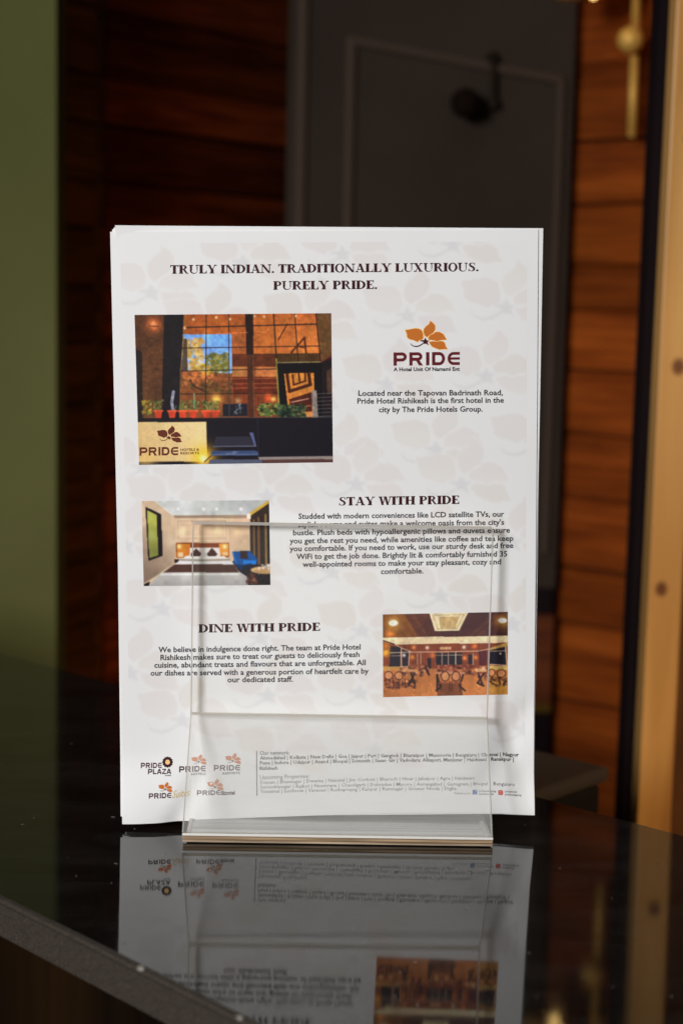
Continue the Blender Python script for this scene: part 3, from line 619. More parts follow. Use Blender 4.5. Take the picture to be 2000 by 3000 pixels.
for s, x0, x1, y0, y1 in (("Daman | Bhavnagar | Dwarka | Nainital | Jim Corbett | Bharuch | Hisar | Jabalpur | Agra | Haldwani", 762, 1390, 2297, 2287), ("Surendranagar | Rajkot | Neemrana | Chandigarh | Dehradun | Mysore | Aurangabad | Gurugram | Bhopal |", 762, 1436, 2310.5, 2304), ("Bengaluru", 1446, 1506, 2303.5, 2303), ("Yavatmal | Lucknow | Varanasi | Rudraprayag | Kanpur | Ramnagar | Greater Noida | Digha", 762, 1337, 2323.5, 2318)):
    text(P, s, x0, x1, y0, y1, off=.006, xs=14.5, res=1)
text(P, "Follow us on:", 1331, 1378, 2331, 2330.5, off=.01, xs=9.5, res=1)
for s, x0, x1, y in (("/pridehotelsgroup", 1402, 1453, 2323.5), ("/pridehotels", 1402, 1446, 2332), ("pridehotels", 1479, 1513, 2322), ("pridehotelsgroup", 1479, 1526, 2330.5)): text(P, s, x0, x1, y, y - .5, off=.02, xs=8.5, res=1)
P.build('printed_small_print', [M['grey_ink'], M['grey_ink']], 'pale list of upcoming places above the social icons')
P = Print(); P.poly(rect(1384, 2317, 1398, 2331), .00003, 0); text(P, "f", 1389, 1396, 2330, 2330, off=.03, lay=.00005, mi=1, xs=15); P.build('printed_icon', [M['blue_icon_ink'], M['paper']], 'blue square icon with a white letter')
P = Print(); P.poly([(1459 + 7 + 7 * math.copysign(abs(math.cos(t)) ** .5, math.cos(t)), 2323.5 + 7 * math.copysign(abs(math.sin(t)) ** .5, math.sin(t))) for t in [2 * math.pi * k / 24 for k in range(24)]], .00003, 0)
for q in arcband(1466, 2323.5, 4.2, 4.2, 3.1, 3.1, 0, 360, 16): P.poly(q, .00005, 1)
P.build('printed_icon', [M['red_icon_ink'], M['orange_halo_ink']], 'red rounded icon with a ring')

# ---- printed pictures, painted as fine coloured dots
class Canvas:
    def __init__(s, W, H, corners, fill):   # corners in image pixels: TL, TR, BR, BL
        s.W, s.H = W, H; s.c = np.array(corners, float); s.a = np.zeros((H, W, 3)); s.a[:] = fill
        u, v = np.meshgrid((np.arange(W) + .5) / W, (np.arange(H) + .5) / H); tl, tr, br, bl = s.c
        q = (tl[None, None] * ((1 - u) * (1 - v))[..., None] + tr * (u * (1 - v))[..., None] + br * (u * v)[..., None] + bl * ((1 - u) * v)[..., None]); s.X, s.Y = q[..., 0], q[..., 1]
        s.sc = (s.c[1, 0] - s.c[0, 0]) / W
    def mix(s, m_, col, a=1): m_ = (m_ * a)[..., None]; s.a = s.a * (1 - m_) + np.asarray(col, float) * m_
    def inside(s, pts):
        r = np.zeros(s.X.shape, bool); n = len(pts)
        for i in range(n):
            (x0, y0), (x1, y1) = pts[i], pts[(i + 1) % n]
            if y0 == y1: continue
            c = ((y0 > s.Y) != (y1 > s.Y)) & (s.X < (x1 - x0) * (s.Y - y0) / (y1 - y0) + x0); r ^= c
        return r.astype(float)
    def poly(s, pts, col, a=1): s.mix(s.inside(pts), col, a)
    def grad(s, pts, c0, c1, p0, p1):
        d = np.array(p1, float) - p0; t = np.clip(((s.X - p0[0]) * d[0] + (s.Y - p0[1]) * d[1]) / (d @ d), 0, 1)[..., None]; m_ = s.inside(pts)[..., None]
        s.a = s.a * (1 - m_) + (np.asarray(c0) * (1 - t) + np.asarray(c1) * t) * m_
    def line(s, pts, wv, col, a=1):
        for (x0, y0), (x1, y1) in zip(pts, pts[1:]):
            dx, dy = x1 - x0, y1 - y0; t = np.clip(((s.X - x0) * dx + (s.Y - y0) * dy) / (dx * dx + dy * dy), 0, 1); d = np.hypot(s.X - x0 - t * dx, s.Y - y0 - t * dy)
            s.mix(np.clip((wv / 2 - d) / s.sc + .5, 0, 1), col, a)
    def ell(s, cx, cy, rx, ry, col, a=1, soft=.1): d = np.hypot((s.X - cx) / rx, (s.Y - cy) / ry); s.mix(np.clip((1 - d) / soft, 0, 1), col, a)
    def glow(s, cx, cy, r, col, a=1): d = np.hypot(s.X - cx, s.Y - cy) / r; s.mix(np.exp(-d * d * 2), col, a)
    def spots(s, x0, x1, y0, y1, n, r, cols, a=.7):
        for _ in range(n):
            x, y = RNG.uniform(x0, x1), RNG.uniform(y0, y1); rr = r * RNG.uniform(.5, 1.3); s.ell(x, y, rr, rr * RNG.uniform(.5, 1.2), cols[RNG.integers(len(cols))], a, .6)
    def noise(s, amp, cell=3):
        h, w_ = s.H // cell + 2, s.W // cell + 2; g = RNG.normal(0, 1, (h, w_)); g = np.kron(g, np.ones((cell, cell)))[:s.H, :s.W]
        g = (g + np.roll(g, 1, 0) + np.roll(g, 1, 1) + np.roll(g, -1, 1) + np.roll(g, -1, 0)) / 5; s.a *= (1 + amp * g)[..., None]
    def tex(s, amp, cell, chroma=0.):
        h, w_ = s.H // cell + 2, s.W // cell + 2; y = np.arange(s.H) / cell; x = np.arange(s.W) / cell; y0, x0 = y.astype(int), x.astype(int); fy, fx = (y - y0)[:, None, None], (x - x0)[None, :, None]
        fy, fx = fy * fy * (3 - 2 * fy), fx * fx * (3 - 2 * fx); g = RNG.normal(0, 1, (h + 1, w_ + 1, 1)) * amp + RNG.normal(0, 1, (h + 1, w_ + 1, 3)) * chroma
        n_ = (g[y0][:, x0] * (1 - fx) + g[y0][:, x0 + 1] * fx) * (1 - fy) + (g[y0 + 1][:, x0] * (1 - fx) + g[y0 + 1][:, x0 + 1] * fx) * fy; s.a *= np.clip(1 + n_, .3, 1.9)
    def blur(s, k=1):
        for _ in range(k):
            p = np.pad(s.a, ((1, 1), (1, 1), (0, 0)), 'edge'); s.a = (p[1:-1, 1:-1] * 4 + (p[:-2, 1:-1] + p[2:, 1:-1] + p[1:-1, :-2] + p[1:-1, 2:]) * 1.5) / 10
    def build(s, corners, label, name='printed_picture', lay=.00001):
        W, H = s.W, s.H; tl, tr, br, bl = np.array(corners, float); vs = []
        for j in range(H):
            v_ = j / (H - 1); L = tl * (1 - v_) + bl * v_; R_ = tr * (1 - v_) + br * v_
            for i in range(W): q = L + (R_ - L) * (i / (W - 1)); vs.append(on_paper(q[0], q[1], lay))
        idx = np.arange(W * H).reshape(H, W); fs = np.stack([idx[:-1, :-1], idx[1:, :-1], idx[1:, 1:], idx[:-1, 1:]], -1).reshape(-1, 4)
        o = mesh_obj(name, vs, fs.tolist(), M['picture'], front, True); o['label'] = label
        at = o.data.color_attributes.new('print', 'FLOAT_COLOR', 'POINT'); c = np.ones((H * W, 4)); c[:, :3] = np.clip(lin(np.clip(s.a, 2, 250)).reshape(-1, 3) * 1.22, 0, .95)
        at.data.foreach_set('color', c.ravel().astype(np.float32)); return o

# faint flower pattern under everything
c = Canvas(300, 410, [(352, 712), (1543, 706), (1538, 2325), (383, 2335)], (218.4, 217.8, 217.3))
def stem_band(T):
    wd_ = [4, 7, 10, 12, 12, 11, 8]; L, R_ = [], []
    for j in range(7):
        a, b = STEM[max(j - 1, 0)], STEM[min(j + 1, 6)]; d = Vector((b[0] - a[0], b[1] - a[1])).normalized(); n_ = Vector((-d.y, d.x)) * wd_[j] / 2
        L.append(T((STEM[j][0] + n_.x, STEM[j][1] + n_.y))); R_.append(T((STEM[j][0] - n_.x, STEM[j][1] - n_.y)))
    return L + R_[::-1]
for i, (sx, sy) in enumerate(stars):
    T = lambda p, g=1, q=(0, 0): (sx + (q[0] + (p[0] - q[0]) * g - 508) / 3.484 * 2.3, sy + (q[1] + (p[1] - q[1]) * g - 350) / 3.484 * 2.3)
    for k, (nm, p) in enumerate(FL.items()):
        q = (sum(a for a, _ in p) / len(p), sum(b for _, b in p) / len(p))
        c.poly([T(a, 1.10, q) for a in p], (221.5, 220.5, 220), .8)
        pts = [T(a) for a in p]; col = ((214, 209, 208), (213, 209, 205), (214, 210, 209))[(i + k) % 3]
        ys = [y for _, y in pts]; c.grad(pts, col, (217, 214, 212), (0, min(ys)), (0, max(ys) * 1.0 + 30)) if (i + k) % 2 else c.poly(pts, col)
    c.poly([T(a) for a in STAR], (207, 206, 207), .9); c.poly(stem_band(T), (207, 206, 207), .9)
c.blur(2); c.build([(352, 712), (1543, 706), (1538, 2325), (383, 2335)], 'faint pink and grey flower pattern across the page', 'printed_flower_pattern', -.00001)

# picture 1: hotel front at dusk
c = Canvas(420, 318, [(35, 55), (1492, 42), (1505, 1148), (68, 1168)], (60, 35, 20))
c.grad([(30, 40), (262, 40), (250, 822), (55, 822)], (74, 42, 22), (96, 58, 34), (100, 100), (150, 700)); c.poly([(30, 300), (92, 330), (100, 830), (40, 830)], (32, 22, 20))
c.spots(90, 245, 200, 780, 320, 9, [(112, 70, 40), (80, 46, 26), (60, 34, 20)], .4); c.glow(178, 128, 75, (226, 112, 56), .95); c.glow(175, 122, 26, (250, 160, 100)); c.line([(150, 140), (215, 140)], 6, (80, 34, 22))
c.poly([(400, 40), (1384, 40), (1425, 405), (1395, 820), (365, 822)], (150, 78, 34))
c.grad([(915, 40), (1382, 40), (1405, 342), (920, 345)], (176, 92, 38), (202, 112, 50), (950, 60), (1300, 330)); c.grad([(400, 50), (860, 50), (860, 200), (395, 200)], (150, 76, 30), (168, 84, 34), (420, 60), (800, 180))
c.poly([(755, 200), (862, 200), (862, 345), (760, 345)], (158, 84, 40)); c.poly([(760, 345), (1085, 342), (1088, 438), (760, 440)], (92, 44, 24)); c.poly([(1082, 342), (1405, 338), (1412, 404), (1086, 408)], (72, 46, 22))
c.poly([(760, 440), (870, 440), (870, 512), (760, 512)], (176, 112, 58)); c.poly([(930, 440), (1085, 440), (1085, 512), (930, 512)], (190, 110, 60))
c.poly([(380, 470), (760, 470), (760, 822), (370, 822)], (126, 70, 36)); c.poly([(760, 515), (1095, 515), (1100, 640), (765, 640)], (96, 38, 22)); c.poly([(765, 640), (1100, 640), (1100, 820), (765, 820)], (118, 56, 30))
for y in (530, 568, 600): c.line([(640, y), (1090, y - 6)], 7, (170, 92, 52), .7)
c.grad([(388, 200), (752, 200), (758, 490), (384, 470)], (104, 156, 232), (150, 186, 232), (600, 200), (500, 470))
c.spots(400, 540, 235, 470, 130, 20, [(196, 150, 66), (206, 162, 84), (168, 120, 50), (222, 180, 104)], .8); c.poly([(398, 235), (424, 235), (432, 470), (384, 470)], (58, 42, 34), .85)
c.spots(560, 730, 345, 480, 170, 17, [(98, 98, 38), (76, 80, 34), (122, 116, 50), (150, 136, 66)], .85); c.spots(470, 600, 430, 500, 50, 16, [(190, 150, 50), (160, 120, 44)], .8)
c.spots(385, 640, 480, 580, 90, 20, [(196, 112, 58), (208, 120, 60), (140, 76, 40), (90, 60, 36)], .75); c.spots(440, 760, 560, 650, 60, 18, [(92, 74, 36), (60, 52, 30), (120, 70, 40)], .7); c.line([(450, 540), (470, 580), (560, 625)], 16, (60, 40, 26), .8)
c.poly([(255, 40), (400, 40), (372, 822), (236, 822)], (26, 20, 24)); c.line([(412, 60), (378, 470), (372, 815)], 7, (150, 110, 50), .8)
dk = (34, 24, 20)
for pts, wv in (([(567, 40), (562, 820)], 7), ([(733, 40), (738, 820)], 7), ([(1064, 40), (1086, 405)], 9), ([(1219, 40), (1246, 402)], 8), ([(1376, 40), (1412, 402)], 9), ([(420, 150), (1385, 124)], 9), ([(390, 302), (1405, 286)], 7), ([(380, 472), (1090, 456)], 7), ([(378, 642), (1098, 636)], 6)): c.line(pts, wv, dk, .9)
c.poly([(855, 40), (914, 40), (914, 350), (862, 350)], (36, 22, 18)); c.poly([(870, 350), (916, 350), (926, 820), (876, 820)], (74, 40, 26)); c.line([(912, 350), (922, 815)], 5, (150, 96, 60), .7)
c.line([(1100, 240), (1166, 122)], 9, (70, 34, 20)); c.line([(1195, 335), (1292, 225), (1304, 335)], 13, (76, 34, 16)); c.line([(1245, 290), (1292, 300)], 8, (76, 34, 16)); c.line([(640, 196), (870, 186)], 5, (230, 130, 70), .8); c.line([(930, 178), (1010, 186)], 5, (240, 140, 70), .8)
for x, y in ((472, 90), (640, 76), (742, 88), (995, 70), (408, 155), (925, 66), (1228, 64)): c.glow(x, y, 12, (255, 214, 170))
c.poly([(1386, 40), (1510, 40), (1510, 350), (1420, 402)], (104, 70, 38)); c.line([(1420, 405), (1510, 350)], 12, (96, 34, 24)); c.poly([(1412, 410), (1510, 362), (1512, 822), (1385, 822)], (32, 22, 26)); c.poly([(1455, 470), (1510, 440), (1510, 640), (1460, 640)], (76, 52, 40))
c.poly([(1086, 410), (1422, 404), (1422, 822), (1112, 822)], (18, 14, 17)); c.poly([(1142, 490), (1362, 484), (1366, 815), (1172, 760)], (222, 136, 56))
c.line([(1164, 500), (1182, 622), (1336, 572), (1324, 488)], 24, (74, 32, 16)); c.line([(1205, 500), (1212, 574), (1300, 545), (1296, 490)], 14, (84, 38, 18)); c.line([(1250, 490), (1258, 560)], 14, (84, 38, 18))
c.poly([(1180, 680), (1346, 626), (1352, 815), (1196, 800)], (78, 32, 22)); c.line([(1196, 702), (1320, 676)], 7, (206, 160, 130)); c.line([(1200, 740), (1340, 728)], 6, (190, 110, 70)); c.poly([(1230, 770), (1355, 770), (1358, 812), (1230, 812)], (206, 134, 70))
c.poly([(1342, 615), (1382, 612), (1394, 818), (1356, 818)], (140, 128, 120))
for y in range(640, 815, 28): c.line([(1386, y), (1506, y - 6)], 4, (124, 120, 124), .8)
c.line([(1084, 380), (1104, 720)], 9, (150, 142, 60)); c.line([(1088, 410), (1412, 404)], 7, (150, 136, 90))
for x, y, r, q in ((640, 680, 48, (250, 190, 84)), (1025, 672, 42, (242, 96, 48)), (1062, 680, 26, (252, 196, 90)), (800, 690, 30, (190, 140, 90))): c.glow(x, y, r, q)
c.poly([(690, 716), (870, 712), (872, 806), (688, 808)], (30, 28, 36)); c.spots(770, 830, 710, 790, 20, 10, [(150, 170, 170), (60, 70, 90)], .6); c.line([(738, 400), (738, 815)], 4, (120, 130, 120), .6)
c.spots(945, 1105, 715, 800, 150, 15, [(96, 118, 52), (60, 84, 40), (140, 140, 70), (30, 44, 28)], .85); c.spots(1100, 1300, 722, 806, 170, 15, [(40, 60, 40), (24, 36, 28), (84, 100, 60)], .85)
c.spots(95, 165, 690, 790, 70, 12, [(184, 160, 50), (150, 130, 40), (90, 80, 34)], .8)
for x in (214, 398, 478, 570, 634): c.spots(x - 34, x + 34, 690, 765, 60, 10, [(82, 106, 44), (110, 120, 60), (44, 60, 36), (140, 130, 70)], .8)
c.line([(325, 625), (312, 700), (322, 770)], 22, (142, 142, 156)); c.line([(345, 730), (330, 770)], 8, (80, 100, 80)); c.line([(478, 640), (478, 740)], 14, (130, 150, 120), .7)
for x in (212, 314, 393, 470, 566, 632): c.poly([(x - 32, 762), (x + 32, 760), (x + 20, 820), (x - 18, 822)], (196, 62, 36)); c.line([(x - 32, 768), (x + 32, 766)], 12, (226, 88, 52))
c.tex(.05, 40, .008); c.tex(.05, 14, .010); c.tex(.07, 5, .012);
c.poly([(20, 820), (1520, 814), (1520, 1180), (20, 1180)], (24, 19, 27)); c.line([(640, 815), (1500, 812)], 4, (90, 84, 90), .8); c.line([(945, 830), (955, 1100)], 6, (40, 38, 60))
c.grad([(55, 850), (566, 848), (572, 1110), (560, 1140), (62, 1142)], (206, 172, 116), (232, 204, 146), (100, 1100), (450, 880)); c.glow(544, 1112, 120, (255, 196, 40)); c.glow(548, 1118, 40, (255, 240, 180)); c.glow(120, 1130, 120, (230, 190, 110), .6); c.line([(556, 1142), (600, 1100)], 8, (60, 40, 26))
c.poly([(640, 956), (885, 954), (932, 1030), (618, 1030)], (44, 42, 54)); c.poly([(884, 925), (914, 925), (938, 1030), (926, 1030)], (84, 92, 134)); c.line([(618, 1030), (932, 1026)], 7, (100, 104, 124)); c.poly([(608, 1062), (946, 1060), (952, 1096), (600, 1098)], (54, 70, 108)); c.line([(604, 1090), (950, 1086)], 6, (96, 110, 140)); c.poly([(592, 1126), (980, 1124), (985, 1160), (584, 1162)], (80, 84, 104))
c.poly([(950, 1106), (1512, 1100), (1512, 1124), (960, 1128)], (142, 128, 124)); c.poly([(985, 1128), (1512, 1122), (1512, 1160), (985, 1160)], (84, 54, 50)); c.spots(720, 800, 1068, 1090, 10, 12, [(110, 120, 150)], .5)
c.tex(.012, 12, .004); c.noise(.03, 2); c.blur(2); c.build([(394, 922), (970, 917), (975, 1354), (407, 1362)], 'picture of a glass hotel front at dusk')
def sg(x, y): v_ = (y - 50) / 1110; u_ = (x - 35 - 33 * v_) / (1457 - 20 * v_); tl, tr, br, bl = [np.array(q, float) for q in ((394, 922), (970, 917), (975, 1354), (407, 1362))]; return (tl * (1 - u_) + tr * u_) * (1 - v_) + (bl * (1 - u_) + br * u_) * v_
P = Print(); q = sg(290, 962); flower(P, q[0], q[1], .60, 0, 0, .00003)
a, b = sg(72, 1030), sg(358, 1030); logo_word(P, 'PRIDE', a[0], b[0], a[1], b[1], 24.5, 0, .00005, gap=.16)
for s, y in (("HOTELS &", 1060), ("RESORTS", 1086)): a, b = sg(376, y), sg(514, y); text(P, s, a[0], b[0], a[1], b[1], off=.02, lay=.00005, xs=10)
P.build('printed_sign_lettering', [M['sign_brown_ink']], 'brown flower and letters on the sign in the hotel picture')

# picture 2: bedroom
c = Canvas(230, 150, [(55, 105), (1450, 92), (1462, 1022), (78, 1035)], (204, 174, 144))
c.grad([(50, 95), (195, 95), (402, 262), (425, 765), (85, 1020), (50, 1040)], (128, 106, 92), (204, 176, 146), (100, 900), (390, 480)); c.glow(370, 560, 110, (226, 204, 170), .8)
c.grad([(190, 90), (1470, 80), (1205, 255), (400, 264)], (172, 176, 174), (204, 206, 204), (1300, 110), (600, 250))
c.poly([(400, 262), (1205, 255), (1210, 292), (420, 292)], (152, 128, 108)); c.line([(190, 100), (400, 262)], 9, (226, 220, 210))
for x in (455, 735, 875, 1140): c.glow(x, 193, 22, (250, 250, 248))
c.glow(510, 440, 85, (240, 216, 172)); c.glow(890, 430, 80, (228, 200, 160)); c.glow(1090, 450, 80, (222, 190, 152)); c.poly([(600, 320), (980, 320), (980, 360), (600, 360)], (160, 132, 112), .7)
for pts in ([(435, 540), (435, 302), (990, 300), (998, 538), (435, 540)], [(470, 490), (470, 345), (960, 345), (965, 488), (470, 490)]): c.line(pts, 7, (232, 212, 184), .8)
c.poly([(98, 168), (270, 252), (290, 702), (130, 758)], (28, 22, 24)); c.grad([(118, 208), (220, 258), (240, 698), (142, 728)], (170, 170, 78), (120, 124, 60), (160, 350), (180, 720)); c.glow(165, 500, 60, (180, 186, 110), .6)
c.poly([(432, 562), (1010, 560), (1014, 716), (434, 722)], (122, 60, 32)); c.grad([(440, 572), (586, 572), (586, 712), (440, 716)], (216, 134, 46), (190, 110, 40), (460, 600), (580, 700)); c.poly([(903, 570), (1004, 570), (1006, 704), (906, 700)], (222, 142, 54))
c.glow(468, 602, 34, (255, 236, 160)); c.glow(962, 602, 34, (255, 240, 170)); c.poly([(456, 668), (508, 668), (512, 715), (456, 715)], (226, 196, 150)); c.poly([(936, 660), (990, 660), (990, 690), (936, 690)], (226, 190, 140)); c.poly([(412, 742), (470, 742), (440, 785), (415, 785)], (40, 26, 22))
c.poly([(582, 612), (904, 614), (920, 716), (578, 716)], (216, 210, 206)); c.line([(740, 612), (745, 712)], 8, (176, 170, 168)); c.poly([(652, 622), (708, 680), (690, 712), (600, 712), (592, 684)], (62, 36, 30)); c.poly([(824, 616), (884, 682), (855, 714), (784, 710), (766, 680)], (66, 38, 32))
c.grad([(540, 705), (955, 702), (1050, 790), (1200, 925), (1220, 1040), (120, 1040), (262, 900), (440, 778)], (222, 218, 212), (160, 156, 154), (700, 720), (700, 1020)); c.line([(486, 746), (700, 752), (1018, 744)], 22, (152, 142, 130)); c.line([(470, 775), (1040, 775)], 26, (214, 212, 212))
c.poly([(398, 796), (1062, 794), (1116, 882), (282, 884)], (76, 50, 42)); c.line([(270, 906), (1120, 900)], 20, (222, 220, 218), .8); c.poly([(150, 980), (80, 1015), (78, 1040), (135, 1040)], (24, 18, 20)); c.line([(85, 1008), (290, 880), (430, 782)], 8, (206, 186, 162))
c.poly([(1042, 762), (1240, 758), (1475, 796), (1475, 1040), (1222, 1040), (1200, 925), (1112, 868)], (34, 26, 30)); c.spots(1200, 1345, 895, 1015, 26, 22, [(120, 66, 50), (90, 50, 40), (150, 96, 70), (50, 34, 34)], .8)
c.poly([(1240, 242), (1470, 78), (1470, 800), (1236, 765)], (52, 40, 36))
for x, q, wv in ((1280, (138, 104, 60), 16), (1330, (128, 86, 48), 22), (1408, (160, 128, 66), 18), (1366, (30, 24, 26), 14), (1440, (34, 30, 36), 18), (1304, (34, 26, 26), 10)): c.line([(x, 330 - (x - 1240) * .45), (x + 6, 790)], wv, q, .85)
c.line([(1240, 250), (1460, 100)], 30, (206, 164, 66)); c.poly([(1204, 246), (1248, 240), (1248, 300), (1206, 300)], (240, 222, 198))
c.poly([(1050, 656), (1230, 648), (1322, 738), (1302, 792), (1162, 802), (1146, 862), (1066, 795)], (14, 72, 138)); c.poly([(1160, 752), (1300, 748), (1312, 790), (1164, 800)], (24, 112, 200)); c.poly([(1128, 645), (1206, 648), (1216, 736), (1130, 730)], (48, 30, 36)); c.line([(1052, 664), (1090, 780)], 16, (28, 100, 180)); c.poly([(1066, 790), (1146, 862), (1260, 830), (1250, 780), (1160, 800)], (12, 30, 60), .7)
c.ell(1400, 856, 165, 42, (196, 164, 112)); c.ell(1420, 868, 150, 34, (150, 116, 72), .6); c.spots(1320, 1450, 790, 860, 26, 20, [(222, 216, 208), (150, 140, 130), (190, 150, 120), (240, 236, 230)], .85); c.poly([(1300, 905), (1475, 905), (1475, 1040), (1340, 1040)], (26, 20, 24), .8)
c.tex(.035, 26, .005); c.tex(.03, 8, .005); c.blur(2); c.build([(415, 1468), (788, 1465), (792, 1714), (421, 1717)], 'picture of a hotel bedroom with a blue armchair')

# picture 3: restaurant
c = Canvas(230, 152, [(80, 80), (1480, 50), (1480, 980), (85, 1012)], (150, 84, 48))
c.grad([(70, 60), (1490, 40), (1490, 335), (70, 350)], (104, 58, 40), (74, 44, 46), (200, 120), (800, 200)); c.poly([(70, 60), (330, 80), (470, 330), (70, 345)], (128, 78, 34), .8)
for k in range(7): c.line([(120 + k * 60, 90), (330 + k * 50, 330)], 9, (150, 92, 44) if k % 2 else (80, 44, 34), .5)
for k in range(5): c.line([(1460 - k * 40, 90), (1180 - k * 40, 320)], 10, (130, 84, 44) if k % 2 else (84, 48, 40), .5)
c.glow(200, 180, 110, (226, 160, 70), .8); c.ell(202, 178, 62, 44, (250, 246, 226), 1, .4); c.glow(1420, 155, 110, (214, 150, 60), .8); c.ell(1418, 150, 60, 36, (250, 248, 236), 1, .4); c.glow(160, 300, 60, (232, 130, 50)); c.poly([(70, 340), (70, 60), (100, 60), (100, 340)], (110, 60, 30), .6)
c.poly([(602, 66), (1038, 58), (936, 262), (664, 268)], (226, 206, 166)); c.line([(640, 90), (700, 245), (905, 240), (990, 84), (650, 92)], 8, (176, 152, 110)); c.poly([(712, 110), (932, 106), (892, 236), (724, 238)], (190, 160, 108))
c.poly([(70, 345), (1490, 318), (1490, 388), (1384, 402), (212, 424), (80, 386)], (228, 206, 166)); c.poly([(70, 388), (210, 420), (1385, 400), (1490, 388), (1490, 690), (70, 690)], (126, 62, 42))
for pts in ([(165, 440), (285, 446), (285, 668), (158, 670)], [(300, 468), (376, 490), (366, 660), (300, 662)], [(678, 514), (970, 510), (972, 642), (680, 646)], [(1034, 530), (1086, 530), (1086, 642), (1034, 642)], [(1268, 470), (1448, 442), (1464, 646), (1268, 636)], [(582, 572), (622, 572), (622, 690), (586, 690)]): c.poly(pts, (38, 34, 44))
wl = (226, 196, 166)
for pts, wv in (([(160, 512), (400, 504), (680, 502), (1140, 492)], 9), ([(222, 418), (300, 462), (400, 504)], 9), ([(1140, 494), (1260, 470), (1390, 425)], 9), ([(290, 446), (288, 668)], 10), ([(150, 676), (372, 664), (380, 488)], 8), ([(745, 512), (745, 645)], 8), ([(815, 512), (815, 645)], 8), ([(896, 500), (896, 645)], 11), ([(678, 540), (970, 536)], 6), ([(1090, 520), (1090, 645)], 8), ([(1268, 494), (1450, 488)], 7), ([(1452, 440), (1470, 650)], 11), ([(1268, 640), (1470, 652)], 9), ([(180, 545), (285, 545)], 5), ([(470, 520), (470, 640)], 7), ([(508, 520), (508, 640)], 7)): c.line(pts, wv, wl, .85)
c.poly([(1262, 470), (1490, 382), (1490, 430), (1262, 486)], (186, 146, 78)); c.poly([(1152, 492), (1246, 484), (1246, 650), (1160, 650)], (84, 36, 44)); c.poly([(722, 448), (850, 446), (850, 476), (722, 478)], (190, 148, 110))
for x, y, r, q in ((120, 510, 60, (240, 170, 50)), (430, 450, 34, (240, 140, 70)), (1110, 440, 36, (244, 120, 56)), (580, 455, 26, (240, 226, 210)), (990, 450, 28, (244, 230, 210)), (412, 560, 36, (232, 140, 60)), (998, 570, 36, (226, 130, 70)), (1120, 565, 34, (230, 130, 60)), (640, 540, 40, (214, 120, 66)), (1395, 520, 14, (250, 240, 220)), (320, 540, 26, (220, 210, 210)), (120, 430, 50, (200, 120, 40))): c.glow(x, y, r, q)
c.line([(85, 375), (210, 415)], 14, (60, 34, 26)); c.poly([(70, 662), (390, 672), (390, 720), (70, 730)], (176, 130, 70)); c.poly([(1262, 655), (1490, 660), (1490, 720), (1262, 700)], (196, 164, 96))
c.grad([(70, 712), (640, 690), (1490, 700), (1490, 1020), (70, 1030)], (176, 106, 60), (192, 118, 64), (400, 720), (600, 980)); c.poly([(1262, 760), (1490, 760), (1490, 1020), (1262, 1020)], (190, 136, 62), .8)
c.spots(280, 600, 655, 770, 90, 22, [(176, 110, 76), (70, 34, 30), (210, 150, 110), (100, 50, 36)], .7); c.spots(690, 1250, 650, 760, 150, 22, [(150, 78, 60), (84, 36, 32), (196, 128, 96), (60, 30, 30)], .7)
c.spots(110, 450, 820, 905, 80, 22, [(80, 34, 34), (60, 28, 28), (120, 66, 50), (150, 90, 60)], .75); c.poly([(700, 840), (960, 840), (980, 1010), (690, 1010)], (90, 48, 36), .7); c.spots(1140, 1470, 770, 880, 80, 20, [(60, 32, 32), (120, 70, 44), (200, 150, 90), (40, 26, 30)], .75)
for pts in ([(690, 745), (690, 940)], [(980, 760), (940, 880), (1000, 935)], [(690, 760), (730, 900), (680, 935)], [(1150, 740), (1200, 880)], [(1210, 740), (1140, 850), (1210, 880)], [(400, 740), (440, 860)], [(440, 740), (370, 880)], [(560, 680), (600, 760)]): c.line(pts, 20, (44, 28, 32))
c.poly([(668, 726), (1000, 726), (1000, 748), (668, 748)], (196, 138, 104)); c.poly([(300, 700), (470, 700), (470, 722), (300, 722)], (204, 144, 98)); c.poly([(1100, 690), (1246, 690), (1246, 722), (1120, 722)], (222, 160, 110))
for x, y, rx, ry in ((150, 765, 55, 52), (262, 770, 52, 52), (340, 830, 40, 24), (780, 775, 54, 62), (900, 775, 54, 62), (1298, 735, 44, 48), (1405, 742, 58, 50)): c.ell(x, y, rx, ry, (76, 34, 26)); c.ell(x, y, rx * .78, ry * .8, (198, 132, 88))
for x in (735, 828, 855, 945): c.line([(x, 830), (x + 4, 945)], 10, (70, 30, 26))
for x, q in ((110, 880), (200, 900), (260, 910), (330, 905), (1290, 850), (1385, 865), (1462, 800)): c.line([(x, 800), (x + 6, q)], 10, (66, 28, 26))
c.line([(720, 848), (840, 845)], 16, (150, 80, 54)); c.line([(850, 848), (950, 845)], 16, (150, 80, 54)); c.glow(1205, 685, 24, (250, 220, 170))
c.tex(.04, 20, .008); c.tex(.05, 4, .010); c.blur(1); c.build([(1121, 1801), (1487, 1793), (1487, 2036), (1122, 2045)], 'picture of a restaurant with round-backed chairs')

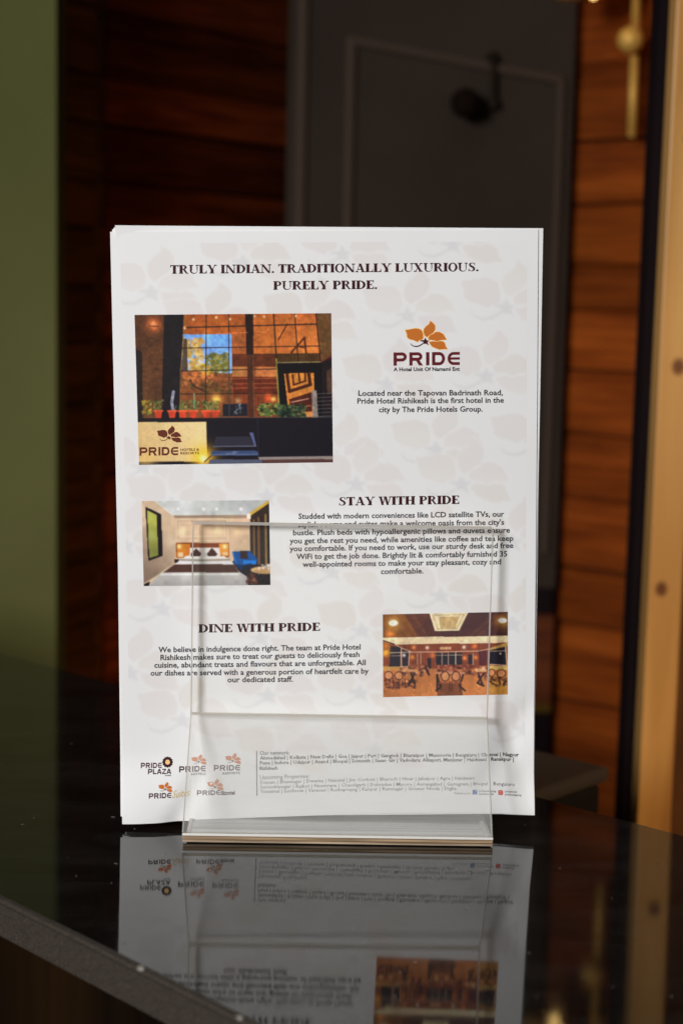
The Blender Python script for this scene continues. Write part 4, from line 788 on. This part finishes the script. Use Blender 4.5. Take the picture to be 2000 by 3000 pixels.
# ------------------------------------------------------------------ clear acrylic holder
hd = empty('brochure_holder', (.0009, 0, 0), 'clear acrylic countertop holder gripping the lower half of the leaflets', 'leaflet holder', rz=math.radians(1.15))
T = .0030
def sheet_strip(name, prof, halfw, mface, parent, flip=False, rad=0):
    """bent plate: profile points (y,z) with half-widths, extruded across x, own thickness, rim in edge acrylic"""
    n = len(prof); nrm = []; CH = .0005
    for i in range(n):
        a, b = prof[max(i - 1, 0)], prof[min(i + 1, n - 1)]; d = Vector((b[0] - a[0], b[1] - a[1])).normalized(); nrm.append(Vector((-d.y, d.x)))
    vs, fs, fm = [], [], []; seg = 4
    for s in (0, 1):
        for i in range(n):
            for k in range(seg + 1):
                hw = halfw[i]; x = (-hw, -hw + CH, 0, hw - CH, hw)[k]; t = T * s + (CH * (1 if s == 0 else -1) * .8 if k in (0, 4) else 0)
                vs.append((x, prof[i][0] + nrm[i].x * t, prof[i][1] + nrm[i].y * t))
    W = seg + 1; N_ = n * W
    for i in range(n - 1):
        for k in range(seg):
            p = i * W + k; fs.append((p, p + 1, p + W + 1, p + W)); fm.append(1 if k in (0, 3) or (rad and i == n - 2) else 0); q = p + N_; fs.append((q, q + W, q + W + 1, q + 1)); fm.append(fm[-1])
        p = i * W; fs.append((p, p + W, p + W + N_, p + N_)); fm.append(1); p = i * W + seg; fs.append((p, p + N_, p + W + N_, p + W)); fm.append(1)
    for i in (0, n - 1):
        for k in range(seg): p = i * W + k; fs.append((p, p + N_, p + 1 + N_, p + 1) if i == 0 else (p, p + 1, p + 1 + N_, p + N_)); fm.append(1)
    o = mesh_obj(name, vs, fs, None, parent, mats=[mface, M['acrylic_edge']], fm=fm)
    bm = bmesh.new(); bm.from_mesh(o.data); bmesh.ops.recalc_face_normals(bm, faces=bm.faces); bm.to_mesh(o.data); bm.free(); return o
GY = -.0022                                                  # front face gap before the paper
lipb = []
for i in range(10):
    t = (0, .125, .25, .375, .5, .625, .75, .875, .985, 1)[i]; lipb.append((-.0262 + (GY - T + .0262) * t, .0050 + .0555 * t))
sheet_strip('front_lip', lipb, [.0772 - .0022 * t for t in (0, .125, .25, .375, .5, .625, .75, .875, .985, 1)], M['acrylic_lip'], hd, rad=1)
sheet_strip('front_panel', [(GY - T + .0002, .0612), (GY - T - .0001, .072), (GY - T, .10), (GY - T, .13), (GY - T, .155), (GY - T + .0001, .1572), (GY - T + .0004, .1582)], [.0750, .0750, .0750, .0750, .0750, .0747, .0738], M['acrylic'], hd, rad=1)
sheet_strip('back_panel', [(.0105, .0052), (.0108, .08), (.0112, .158)], [.0750] * 3, M['acrylic'], hd)
bxx = lambda name, x0, x1, y0, y1, z0, z1, m_, b=0: box(name, x0, x1, y0, y1, z0, z1, m_, hd, b)
bxx('floor_plate', -.0752, .0768, -.0262, .0130, .0006, .0046, M['acrylic_base'], .0003)
bxx('glued_edge_layer', -.0770, .0774, -.0275, -.0264, .00055, .0016, M['edge_tan'], .0002)
bxx('glued_edge_layer', -.0770, .0774, -.0274, -.0264, .0016, .0021, M['edge_brown'])
bxx('glued_edge_layer', -.0770, .0774, -.0275, -.0264, .0021, .0033, M['edge_amber'], .0002)
bxx('glued_edge_layer', -.0770, .0774, -.0274, -.0264, .0033, .0038, M['edge_brown'])
bxx('glued_edge_layer', -.0772, .0775, -.0275, -.0264, .0038, .0050, M['edge_white'], .0002)
for s in (-1, 1):
    bm = bmesh.new(); add_prism(bm, [(s * .0735, -.026), (s * .0752, -.026), (s * .0752, -.0005), (s * .0735, -.0005)], .0047, .0052); bm_obj('corner_rib', bm, M['acrylic_edge'], hd)
